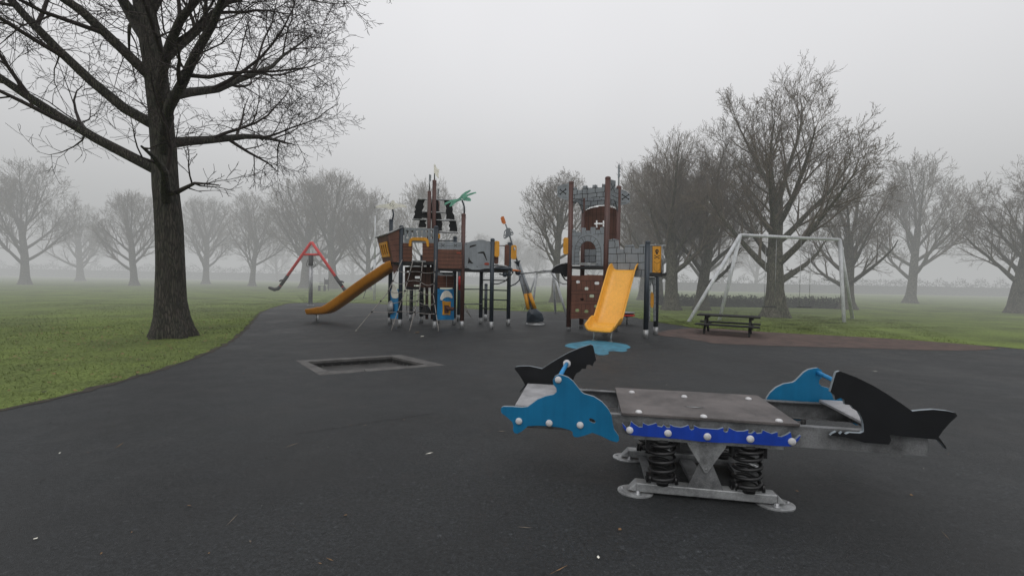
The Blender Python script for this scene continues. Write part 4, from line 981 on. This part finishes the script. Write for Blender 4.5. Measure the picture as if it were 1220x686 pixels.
for sgn in (-1, 1):
    MB().box(W_(0, sgn*(HB-.03), zb_-.012), (abs(NP.uv(755,520)[0])*2, .05, .02), (U, V, Vector((0,0,1)))).build('flange', M['galv'], see)
MB().tube([W_(0,-.30,zap+.03), W_(0,.30,zap+.03)], .018, 12).build('hinge_pin', M['galv2'], see)
for sg in (-1, 1):
    a = NP.uv(691,520)[0]*(1 if sg < 0 else -1); MB().tube([W_(a, -sg*-.2, zb_+.02), W_(a, -sg*-.2, zb_-.035)], .016, 12).build('rubber_stop', M['dark'], see)

# ------------------------------------------------------------------ red rotating swing
RS = Vector((-8.93,20.1,0)); YR = 20.1
rs = empty('rotating_swing', RS, 'red inverted-V rotating swing on a steel post left of the amber ship slide', 'swing')
z_h = P3(372,315,YR).z; mb = MB(); px_ = RS.x; mb.tube([(px_, YR, -.02), (px_, YR, z_h)], .085, 16); mb.lathe((px_, YR, 0), [(.15,0),(.15,.015),(.09,.02)], 16); mb.build('post', M['steel'], rs)
mb = MB(); zt2 = P3(372,304.5,YR).z; mb.tube([(px_, YR, z_h-.04), (px_, YR, z_h+.05), (px_, YR, zt2)], [.11,.10,.10], 16)
mb.tube([(px_-.14,YR,z_h+.2), (px_-.2,YR,z_h-.05), (px_-.1,YR,z_h-.12)], .012, 6); mb.tube([(px_+.12,YR,z_h+.2), (px_+.2,YR,z_h-.05), (px_+.1,YR,z_h-.12)], .012, 6); mb.build('bearing_head', M['dark'], rs)
ap = P3(373.5,289,YR); ex1 = P3(409,343,YR-.3); mb = MB(); ex2 = Vector((2*ap.x-ex1.x-.0, YR+.3, ex1.z))
ap = Vector((px_+.02, YR, ap.z)); ex2 = Vector((2*ap.x-ex1.x, 2*YR-ex1.y, ex1.z))
mb.tube([ex2, ap+Vector((-.02,0,0)), ap+Vector((.02,0,0)), ex1], .065, 10); l, r = ap.lerp(ex2, .27), ap.lerp(ex1, .27); mb.tube([l, r], .055, 10)
mb.build('swing_arm', M['red'], rs)
for e, sg in ((ex1, 1), (ex2, -1)):
    mb = MB(); mb.tube([e+Vector((-.02*sg,0,.02)), e+Vector((.08*sg,0,-.1)), e+Vector((.25*sg,0,-.14)), e+Vector((.42*sg,0,-.08)), e+Vector((.5*sg,0,-.05))], [.07,.08,.08,.07,.05], 10)
    q = e.lerp(ap, .13); mb.tube([q+Vector((.02*sg,0,.04)), q+Vector((.14*sg,0,.02)), q+Vector((.2*sg,0,-.02))], .035, 8); mb.tube([e.lerp(ap,.03), e.lerp(ap,.25)], .075, 10); mb.build('seat', M['dark'], rs)

# ------------------------------------------------------------------ spinner dish behind the tower
g = G(747,387); sp_ = empty('spinner_dish', g, 'low round spinner dish with a red rim and steel leg behind the amber slide', 'spinner')
c = Vector((g.x-.08, g.y+.05, 0)); zz = P3(745,373,g.y).z
mb = MB(); mb.lathe(c, [(.0,zz-.02),(.24,zz-.03),(.31,zz+.01),(.33,zz+.03),(.30,zz+.03),(.0,zz-.01)], 28); mb.build('dish', M['steel'], sp_)
MB().lathe(c, [(.30,zz-.03),(.325,zz-.07),(.25,zz-.09),(.0,zz-.09)], 28).build('rim', M['red'], sp_)
MB().tube([(g.x, g.y, -.01), (g.x, g.y, zz-.05)], .03, 12).build('leg', M['galv'], sp_)

# ------------------------------------------------------------------ child's picnic table
e_ = Vector((.87,-.5,0)).normalized(); n_ = Vector((-.5,-.87,0)).normalized(); f0 = G(838.5,398); zU = Vector((0,0,1))
pt0 = empty('picnic_table', f0, 'low black wooden picnic table with attached benches on the brown mulch', 'picnic table')
Htop = .47; cen = f0-n_*.46
mb = MB()
for i in range(4): mb.box(cen+e_*.52+n_*(-.21+.14*i)+zU*(Htop), (1.45,.135,.038), (e_, n_, zU))
mb.build('tabletop', M['wood'], pt0, bevel=.004)
for sg in (-1, 1):
    mb = MB()
    for i in range(2): mb.box(cen+e_*.52+n_*(sg*(.40+.13*i))+zU*.255, (1.45,.125,.035), (e_, n_, zU))
    mb.build('bench', M['wood'], pt0, bevel=.004)
for a in (.0, 1.02):
    for sg in (-1, 1):
        p, q = cen+e_*a+n_*(sg*.46), cen+e_*a+n_*(sg*.10)+zU*(Htop-.02); d = (q-p); mb = MB(); dn_ = d.normalized(); mb.box((p+q)/2, (.05, .075, d.length), (e_, e_.cross(dn_), dn_)); mb.build('leg', M['wood'], pt0)
    mb = MB(); mb.box(cen+e_*(a+.05)+zU*.225, (.045,1.06,.06), (e_, n_, zU)); mb.box(cen+e_*(a+.05)+zU*(Htop-.045), (.045,.5,.05), (e_, n_, zU)); mb.build('brace', M['wood'], pt0)

# ------------------------------------------------------------------ swing frames
def swing_frame(name, label, bases, apex, bases2, apex2, r, m, seats):
    c = (sum(bases, Vector())+sum(bases2, Vector()))/4; rt = empty(name, (c.x, c.y, 0), label, 'swing frame', None)
    for bs, ap in ((bases, apex), (bases2, apex2)):
        for b in bs: MB().tube([b+Vector((0,0,-.03)), ap], r, 12).build('leg', M[m], rt)
    MB().tube([apex, apex2], r*.9, 12).build('top_bar', M[m], rt)
    for t in seats:
        p = apex.lerp(apex2, t); d = (apex2-apex).normalized(); h = p.z-.5
        mb = MB()
        for s in (-.22, .22): mb.tube([p+d*s, p+d*s*1.0-Vector((0,0,h))], .008, 5)
        ch = mb.build('chain', M['galv'], rt)
        mb = MB(); mb.box(p-Vector((0,0,h+.01)), (.5,.18,.03), (d, d.cross(zU), zU)); mb.build('swing_seat', M['dark'], rt, bevel=.01)
    return rt
apx = P3(882,280,15.9); b1 = G(820,383); b2 = G(857,381); dv = Vector((4.2,1.0,0))
swing_frame('swing_frame', 'tall pale steel swing frame with slanted legs beside the picnic table', [b1, b2], apx, [b2+dv+Vector((.3,-.9,0)), b1+dv+Vector((3.4,1.8,0))], apx+dv, .062, 'whitepaint', (.3,.65))
ap1 = P3(657,324,17.0); ap2 = P3(641,325.5,17.6)
ap1 = P3(659,323,16.6); l1 = G(675.5,376); l2 = Vector((l1.x-.3, l1.y+1.3, 0)); ap2 = P3(639.5,325,18.0)
swing_frame('low_swing_frame', 'small pale steel swing frame standing between the leaning mast and the castle tower', [l1, l2], ap1, [G(633.7,371), Vector((G(633.7,371).x-.3, G(633.7,371).y+.7, 0))], ap2, .045, 'whitepaint', ())

# ------------------------------------------------------------------ distant furniture
gpst = G(446,357.5); t = empty('goal_post', gpst, 'tall thin white goal post rising from the grass behind the slide', 'goal post')
ztp = P3(447.8,257,gpst.y).z; zmd = P3(447,309,gpst.y).z
MB().tube([gpst, Vector((gpst.x, gpst.y, zmd))], .075, 12).tube([Vector((gpst.x, gpst.y, zmd)), Vector((gpst.x, gpst.y, ztp))], .045, 10).build('upright', M['whitepaint'], t)
MB().tube([Vector((gpst.x, gpst.y, zmd-.1)), G(433,355)], .02, 6).build('stay', M['dark'], t)
gnb = G(389,346); t = empty('notice_board', gnb, 'small dark notice board on two posts at the foot of the left trees', 'notice board')
k_ = gnb.y/540; MB().box((gnb.x, gnb.y, P3(389,336,gnb.y).z), (4.6*k_,.08,6*k_)).build('board', M['wood'], t)
mb = MB(); [mb.tube([(gnb.x+s*2.4*k_, gnb.y, 0), (gnb.x+s*2.4*k_, gnb.y, P3(389,331,gnb.y).z)], .04, 8) for s in (-1, 1)]; mb.build('post', M['wood'], t)
gbn = G(383,346.5); t = empty('park_bench', gbn, 'faint low bench in the mist left of the notice board', 'bench'); k_ = gbn.y/540
mb = MB(); [mb.box((gbn.x, gbn.y+dy, z), (8*k_,w,.05)) for dy, z, w in ((0,.42,.14),(.16,.42,.14),(.26,.6,.04),(.28,.75,.04))]; mb.build('seat', M['wood'], t)
mb = MB(); [mb.box((gbn.x+s*3.2*k_, gbn.y+.1, .24), (.06,.4,.46)) for s in (-1, 1)]; mb.build('leg', M['wood'], t)
go = G(804,367); t = empty('litter_bin', go, 'tiny orange bin standing in the mist in front of the hedge', 'bin')
MB().tube([go, go+Vector((0,0,.05)), go+Vector((0,0,.42))], [.14,.15,.17], 12).build('bin_body', M['orange'], t); MB().lathe(go+Vector((0,0,.42)), [(.18,0),(.18,.03),(.1,.07),(0,.08)], 12).build('lid', M['dark'], t)
# faint house far off
def house(cx, Y, w, h, d, label, grp=None):
    c = P3(cx, 346, Y); c.z = -.01; t = empty('house', c, label, 'house', grp)
    pl = Plane((c.x-w/2, Y), (c.x+w/2, Y)); s = w
    wins = [[(x, z), (x+.9, z), (x+.9, z+1.1), (x, z+1.1)] for x in (s*.12, s*.45, s*.75) for z in (.9, 3.2) if z+1.3 < h]
    mb = MB(); mb.prism(pl, [(0,0),(s,0),(s,h),(0,h)], -d, 0); mb.build('wall', M['pale'], t)
    for wn in wins:
        mb = MB(); mb.prism(pl, wn, .01, .06); f = mb.build('window', M['whitepaint'], t); mb = MB(); x, z = wn[0]; mb.prism(pl, [(x+.08,z+.08),(x+.82,z+.08),(x+.82,z+1.02),(x+.08,z+1.02)], .062, .07); mb.build('pane', M['glass'], f)
    mb = MB(); mb.prism(pl, [(s*.3,0),(s*.3+1,0),(s*.3+1,2.1),(s*.3,2.1)], .01, .05); mb.build('door', M['dark'], t)
    y0, y1, ym = Y-.4, Y+d+.4, Y+d/2; x0, x1 = c.x-w/2-.3, c.x+w/2+.3; mb = MB(); hh = h+d*.32
    mb.add([(x0,y0,h-.1),(x1,y0,h-.1),(x1,y1,h-.1),(x0,y1,h-.1),(x0,ym,hh),(x1,ym,hh)], [(0,1,5,4),(2,3,4,5),(0,4,3),(1,2,5),(0,3,2,1)]); rf = mb.build('roof', M['roof'], t)
    MB().box((c.x+w*.25, ym, hh+.3), (.7,.6,1.3)).build('chimney', M['pale'], rf)
house(752, 92, 9, 5, 7, 'pale house barely showing through the mist behind the castle lookout')
house(700, 104, 11, 4.6, 7, 'faint pale house in the mist just right of the brown tower post')

# ------------------------------------------------------------------ trees
def tree_data(seed, height, radius, base, zc, rz, trunk_r, levels=5, counts=(8,7,6,5,4), up=.10, lean=(0,0), min_r=.006, wob=.16, spread=(.45,.95), droop=0.0, ratio=(.85,.55,.52,.5,.5), f0=.3, spread0=(.75,1.1)):
    """recursive bare winter tree kept inside an ellipsoid envelope; returns trunk and branch lists"""
    R = random.Random(seed); trunk, br_ = [], []
    def inside(p, lim=1.0):
        x, y, z = (p[0]-lean[0]*.5)/radius, (p[1]-lean[1]*.5)/radius, (p[2]-zc)/rz; return x*x+y*y+z*z < lim
    def norm(d):
        l = math.sqrt(d[0]**2+d[1]**2+d[2]**2) or 1; return (d[0]/l, d[1]/l, d[2]/l)
    def grow(p, d, L, r, lev, t_end=.3):
        n = (9,9,7,5,4,3)[min(lev, 5)]; lim = (R.uniform(.68,.93) if lev < 3 else R.uniform(.8,1.03))**2; pts = [p]; rs = [r]; seg = L/n; stop = n
        for i in range(n):
            w = wob*(.35,.8,1,1.1,1.2,1.2)[lev]
            u = up if lev < 3 else up*.6
            d = norm((d[0]+R.gauss(0,w), d[1]+R.gauss(0,w), d[2]+R.gauss(0,w)+u-(droop*(1 if lev > 1 else 0))))
            q = (p[0]+d[0]*seg, p[1]+d[1]*seg, p[2]+d[2]*seg)
            if lev > 0 and not inside(q, lim) and i > 0: break
            p = q; pts.append(p); rs.append(max(min_r, r*(1-(1-t_end)*(i+1)/n)))
        if lev == 1 and len(pts) < 5: return
        if lev > 0 and len(pts) > 1: rs = [max(min_r, r*(1-.85*i/(len(pts)-1))) for i in range(len(pts))]
        (trunk if lev <= 1 else br_).append((pts, rs, lev))
        if lev >= levels: return
        m = len(pts)-1; nc = max(1, round(counts[min(lev, len(counts)-1)]*m/n))
        if m < 1: return
        az = R.random()*6.28
        for c in range(nc):
            f = (f0+(1-f0)*(c+.6)/nc if lev == 0 else .18+.82*(c+R.random()*.8)/nc); f = min(f, .999); i = min(int(f*m), m-1); g = f*m-i
            a, b = pts[i], pts[i+1]; s = (a[0]+(b[0]-a[0])*g, a[1]+(b[1]-a[1])*g, a[2]+(b[2]-a[2])*g)
            t = norm((b[0]-a[0], b[1]-a[1], b[2]-a[2])); az += 2.4+R.uniform(-.5,.5)
            ref = (0,0,1) if abs(t[2]) < .9 else (1,0,0)
            e1 = norm((t[1]*ref[2]-t[2]*ref[1], t[2]*ref[0]-t[0]*ref[2], t[0]*ref[1]-t[1]*ref[0])); e2 = (t[1]*e1[2]-t[2]*e1[1], t[2]*e1[0]-t[0]*e1[2], t[0]*e1[1]-t[1]*e1[0])
            th = R.uniform(*spread) if lev else R.uniform(*spread0)*(1.2-.85*c/nc); ca, sa = math.cos(az), math.sin(az)
            nd = tuple(t[k]*math.cos(th)+(e1[k]*ca+e2[k]*sa)*math.sin(th) for k in range(3))
            Lc = L*ratio[min(lev, 4)]*R.uniform(.75,1.2)*((1.15-.45*f) if lev else 1.0)
            grow(s, nd, Lc, max(min_r, rs[i]*(.50 if lev == 0 else .50)), lev+1)
    grow((0,0,-.05), norm((lean[0]*.1, lean[1]*.1, 1)), base, trunk_r, 0, .62)
    return trunk, br_
def mesh_branches(name, brs, m, flare=False):
    import numpy as np
    vs, fs = [], []
    for pts, rs, lev in brs:
        sides = (20,7,5,3,3,3)[lev]; n0 = len(vs); P = [Vector(p) for p in pts]; u = None
        if lev == 0 and flare: P = [P[0], P[0].lerp(P[1], .12), P[0].lerp(P[1], .3), P[0].lerp(P[1], .6)]+P[1:]; rs = [rs[0]]*4+list(rs[1:])
        for i, p in enumerate(P):
            t = (P[min(i+1, len(P)-1)]-P[max(i-1, 0)]); t.normalize()
            if u is None: u = t.orthogonal().normalized()
            else:
                u = u-t*u.dot(t); u.normalize()
            w = t.cross(u); fl = flare and lev == 0; r = rs[i]*((1.0, 1.0)[0])
            for j in range(sides):
                th = 6.28318*j/sides; e_f = (1+(.55+.35*math.sin(th*5+1))*math.exp(-max(0, p.z)/.35)+.05*math.sin(th*7+p.z*2)) if fl else 1; q = p+(u*math.cos(th)+w*math.sin(th))*(r*e_f); vs.append((q.x, q.y, q.z))
        for i in range(len(P)-1):
            a, b = n0+i*sides, n0+(i+1)*sides
            for j in range(sides): k = (j+1) % sides; fs.append((a+j, a+k, b+k, b+j))
    me = bpy.data.meshes.new(name); me.from_pydata(vs, [], fs); me.materials.append(m)
    me.polygons.foreach_set('use_smooth', [True]*len(fs)); me.update(); return me
def tree_proto(seed, twig='twig', bark='bark', **kw):
    tk, bs = tree_data(seed, **kw); return mesh_branches('trunk', tk, M[bark], True), mesh_branches('crown', bs, M[twig])
def place(proto, x, y, sc, rot, label, group=None, name='bare_tree'):
    o = bpy.data.objects.new(name, None); col.objects.link(o); o.location = (x, y, 0); o.rotation_euler = (0, 0, rot); o.scale = (sc[0], sc[0], sc[1])
    tag(o, label, 'tree', group)
    for nm, me in zip(('trunk', 'crown'), proto):
        c = bpy.data.objects.new(nm, me); col.objects.link(c); c.parent = o
    return o
TA = tree_proto(11, height=12, radius=5.6, base=6.8, zc=6.6, rz=6.3, trunk_r=.40, counts=(13,9,7,5,4), min_r=.008, up=.075, wob=.07, spread=(.35,.75), f0=.25)
TB = tree_proto(23, height=10, radius=4.5, base=5.2, zc=5.8, rz=5.1, trunk_r=.28, counts=(12,9,7,5,4), min_r=.007, up=.075, wob=.075, spread=(.35,.75), f0=.27)
TC = tree_proto(37, height=9, radius=4.3, base=4.4, zc=5.0, rz=4.2, trunk_r=.33, counts=(12,8,7,5,4), min_r=.0045, up=.065, wob=.08, spread=(.35,.8), f0=.25)
TD = tree_proto(51, height=9, radius=4.3, base=4.2, zc=5.0, rz=4.2, trunk_r=.30, counts=(12,9,7,6,4), min_r=.0042, up=.06, wob=.085, spread=(.4,.85), f0=.24)
TE = tree_proto(64, height=9, radius=2.75, base=5.6, zc=5.0, rz=3.9, trunk_r=.24, counts=(15,8,7,5,4), min_r=.0055, up=.06, wob=.07, spread=(.4,.8), f0=.27, ratio=(.6,.55,.52,.5,.5))
def gx(px, Y): return (px-610)/540*Y
g1_ = 'bare trees standing in the mist'
place(TB, gx(838,31), 31, (1.05,1.0), 1.9, 'hazier bare tree filling the gap behind the two mossy trunks')
place(TB, gx(765,33), 33, (.95,.95), .2, 'hazy bare tree directly behind the castle lookout, mostly hidden')
place(TA, gx(397,49), 49, (1.1,1.04), .4, 'large domed bare tree with dark trunk, biggest of the misty trees left of the ship')
place(TB, gx(438,47), 47, (1.0,1.02), 2.1, 'bare tree with slightly leaning trunk behind the slide, right of the large domed tree')
place(TA, gx(362,50), 50, (1.05,1.0), 3.3, 'bare tree behind the red rotating swing, cut by the left edge of the photo')
place(TB, gx(508,46), 46, (1.12,1.12), 5.0, 'misty bare tree whose domed crown shows behind the black sails')
place(TE, gx(662,27), 27, (1.0,.94), 1.2, 'pale grey bare tree left of the castle tower', None)
place(TC, gx(800,21.5), 21.5, (.92,.97), .3, 'thick mossy bare tree right of the castle lookout')
place(TD, gx(836,21.9), 21.9, (.9,1.03), 2.6, 'forked bare tree behind the slanted swing legs')
place(TB, gx(786,27), 27, (.8,.9), 4.2, 'slimmer bare tree half hidden behind the castle lookout posts')
place(TD, gx(925,18), 18, (1.1,1.2), 4.4, 'bare tree reaching in from the right above the picnic table')
for px, Y, p, s, r in ((300,54,TB,1.1,1.0),(245,60,TA,.95,2.0),(160,47,TA,.8,.2),(95,66,TC,1.3,1.1),(30,44,TB,1.2,3.1),(1010,25,TC,.92,1.9),(1085,36,TB,1.15,.5),(1210,24,TD,.95,2.2)):
    place(p, gx(px,Y), Y, (s,s), r, 'bare park tree fading into the mist beyond the photo edge', 'bare park trees out to the sides')
for i, (px, Y, p, s, r) in enumerate(((575,88,TB,1.0,.3),(612,92,TA,.8,1.7),(640,95,TB,.95,2.9),(706,84,TA,.8,4.0),(728,90,TB,1.0,5.1),(766,86,TB,.9,.9),(545,96,TA,.8,2.2),(470,98,TB,.9,3.6),(420,100,TA,.85,1.2),(380,96,TB,1.0,.7),(860,80,TB,1.0,1.1),(900,84,TA,.9,2.5),(330,100,TB,1.0,4.5))):
    place(p, gx(px,Y), Y, (s,s), r, 'very faint bare tree on the far side of the misty field', 'faint far trees across the field')
# overhanging near tree, upper left
TN = tree_proto(77, twig='twigdark', bark='barkdark', height=11, radius=6.0, base=7.0, zc=7.1, rz=5.0, trunk_r=.27, levels=5, counts=(16,9,8,6,4), min_r=.0042, up=.02, wob=.13, spread=(.5,1.0), spread0=(1.0,1.3), f0=.33, ratio=(.80,.5,.5,.5,.5))
place(TN, gx(205,9.4), 9.4, (1.0,1.0), 1.1, 'dark bare branches hanging into the upper left corner, nearest of all the trees')

# hedges
def hedge(px0, px1, Y, h, label, n=5000, seed=1):
    R = random.Random(seed); x0, x1 = gx(px0, Y), gx(px1, Y); mb = MB()
    for i in range(n):
        x = R.uniform(x0, x1); y = Y+R.uniform(-.4,.4); z = h*R.random()**.7*(.85+.16*math.sin(x*11/h**2+seed)+.12*math.sin(x*4.3/h+2*seed)+.2*R.random()); s = R.uniform(.03,.07)*max(1, Y/32)
        a, b = R.random()*6.28, R.uniform(-1,1); d = Vector((math.cos(a), math.sin(a), b)).normalized()*s; e = Vector((-math.sin(a), math.cos(a), R.uniform(-1,1))).normalized()*s*.7
        c = Vector((x, y, z)); mb.add([c-d, c-e, c+d, c+e], [(0,1,2,3)])
    mb.box(((x0+x1)/2, Y, h*.28), (x1-x0-.3,.55,h*.56))
    tag(mb.build('hedge', M['hedge'], origin=((x0+x1)/2, Y, 0)), label, 'hedge')
hedge(808, 1000, 25.5, .55, 'low clipped hedge behind the picnic table and swing legs', 9000, 1)
hedge(783, 797, 26.0, .5, 'short piece of low hedge right of the castle lookout posts', 1500, 2)
hedge(-900, 760, 110, 3.2, 'long hedge almost lost in the mist across the field', 40000, 3)
hedge(760, 2300, 75, 2.4, 'misty hedge line far behind the right-hand trees', 34000, 4)

# ------------------------------------------------------------------ fog
def mist(name, sig, fogc):
    fm = bpy.data.materials.new(name); fm.use_nodes = True; nt = fm.node_tree; nt.nodes.clear(); o_ = nt.nodes.new('ShaderNodeOutputMaterial')
    ab = nt.nodes.new('ShaderNodeVolumeAbsorption'); em = nt.nodes.new('ShaderNodeEmission'); ad = nt.nodes.new('ShaderNodeAddShader')
    ab.inputs['Color'].default_value = (0,0,0,1); ab.inputs['Density'].default_value = sig
    em.inputs['Color'].default_value = (*fogc, 1); em.inputs['Strength'].default_value = sig
    nt.links.new(ab.outputs[0], ad.inputs[0]); nt.links.new(em.outputs[0], ad.inputs[1]); nt.links.new(ad.outputs[0], o_.inputs['Volume'])
    return fm
FOGC = (.455,.463,.462)
fb = MB(); fb.box((0,40,18), (700,700,38)); fg = fb.build('fog', mist('thin_mist', .0010, FOGC)); tag(fg, 'thin grey mist filling the whole park', 'mist', kind='structure')
fb = MB(); n = 64; c = Vector((0,4,0)); vs = []
for R_, z in ((10.6,-1),(320,-1),(320,26),(10.6,26)):
    for j in range(n): t = 2*math.pi*j/n; vs.append(c+Vector((R_*math.cos(t)*(1.25 if R_ < 99 else 1), R_*math.sin(t), z)))
fb.add(vs, [(k*n+j, k*n+(j+1) % n, ((k+1) % 4)*n+(j+1) % n, ((k+1) % 4)*n+j) for k in range(4) for j in range(n)])
fg = fb.build('fog', mist('mist_bank', .0118, FOGC)); tag(fg, 'thicker bank of mist around the playground', 'mist', kind='structure')

# ------------------------------------------------------------------ sky and sun
sc_ = bpy.context.scene; w = bpy.data.worlds.new('World'); sc_.world = w; w.use_nodes = True; nt = w.node_tree; bg = nt.nodes['Background']
sk = nt.nodes.new('ShaderNodeTexSky'); sk.sky_type = 'NISHITA'; sk.sun_disc = False; sk.sun_elevation = math.radians(50); sk.sun_rotation = math.radians(200)
sk.dust_density = 4; sk.air_density = 1.5
hs_ = nt.nodes.new('ShaderNodeHueSaturation'); hs_.inputs['Saturation'].default_value = .12; nt.links.new(sk.outputs[0], hs_.inputs['Color'])
mx = nt.nodes.new('ShaderNodeMix'); mx.data_type = 'RGBA'; mx.inputs['Factor'].default_value = .85; mx.inputs['B'].default_value = (10.9,10.85,11.2,1)
nt.links.new(hs_.outputs[0], mx.inputs['A']); wn = nt.nodes.new('ShaderNodeTexNoise'); wn.inputs['Scale'].default_value = 1.6; wn.inputs['Detail'].default_value = 3
wr_ = nt.nodes.new('ShaderNodeMapRange'); wr_.inputs['From Min'].default_value = .3; wr_.inputs['From Max'].default_value = .7; wr_.inputs['To Min'].default_value = .95; wr_.inputs['To Max'].default_value = 1.05; nt.links.new(wn.outputs['Fac'], wr_.inputs['Value'])
wm = nt.nodes.new('ShaderNodeVectorMath'); wm.operation = 'SCALE'; nt.links.new(mx.outputs['Result'], wm.inputs[0]); nt.links.new(wr_.outputs[0], wm.inputs['Scale']); nt.links.new(wm.outputs[0], bg.inputs['Color']); bg.inputs['Strength'].default_value = .1
sun = bpy.data.lights.new('sun', 'SUN'); sun.energy = .6; sun.angle = math.radians(40); sun.color = (1,.97,.93)
so = bpy.data.objects.new('sun', sun); col.objects.link(so); so.rotation_euler = (math.radians(40), 0, math.radians(-20))

# ------------------------------------------------------------------ camera
cd = bpy.data.cameras.new('camera'); cam = bpy.data.objects.new('camera', cd); col.objects.link(cam); sc_.camera = cam
cd.sensor_fit = 'HORIZONTAL'; cd.sensor_width = 36; cd.lens = F/1220*36; cd.clip_start = .05; cd.clip_end = 2000
def unit(px, py):
    return ray(px, py).normalized()
fw = unit(610, 343); rt_ = (ray(611, 343)-ray(610, 343)).normalized(); upv = -(ray(610, 344)-ray(610, 343)).normalized()
mtx = Matrix((rt_, upv, -fw)).transposed().to_4x4(); mtx.translation = Vector((0,0,H0)); cam.matrix_world = mtx
vs_ = sc_.view_settings; sc_.display_settings.display_device = 'sRGB'; vs_.view_transform = 'Standard'; vs_.look = 'None'; vs_.exposure = 0; vs_.gamma = 1
sc_.render.engine = 'CYCLES'; cy = sc_.cycles; cy.use_denoising = True; cy.max_bounces = 5; cy.diffuse_bounces = 3; cy.volume_bounces = 0; cy.use_adaptive_sampling = True; cy.adaptive_threshold = .02
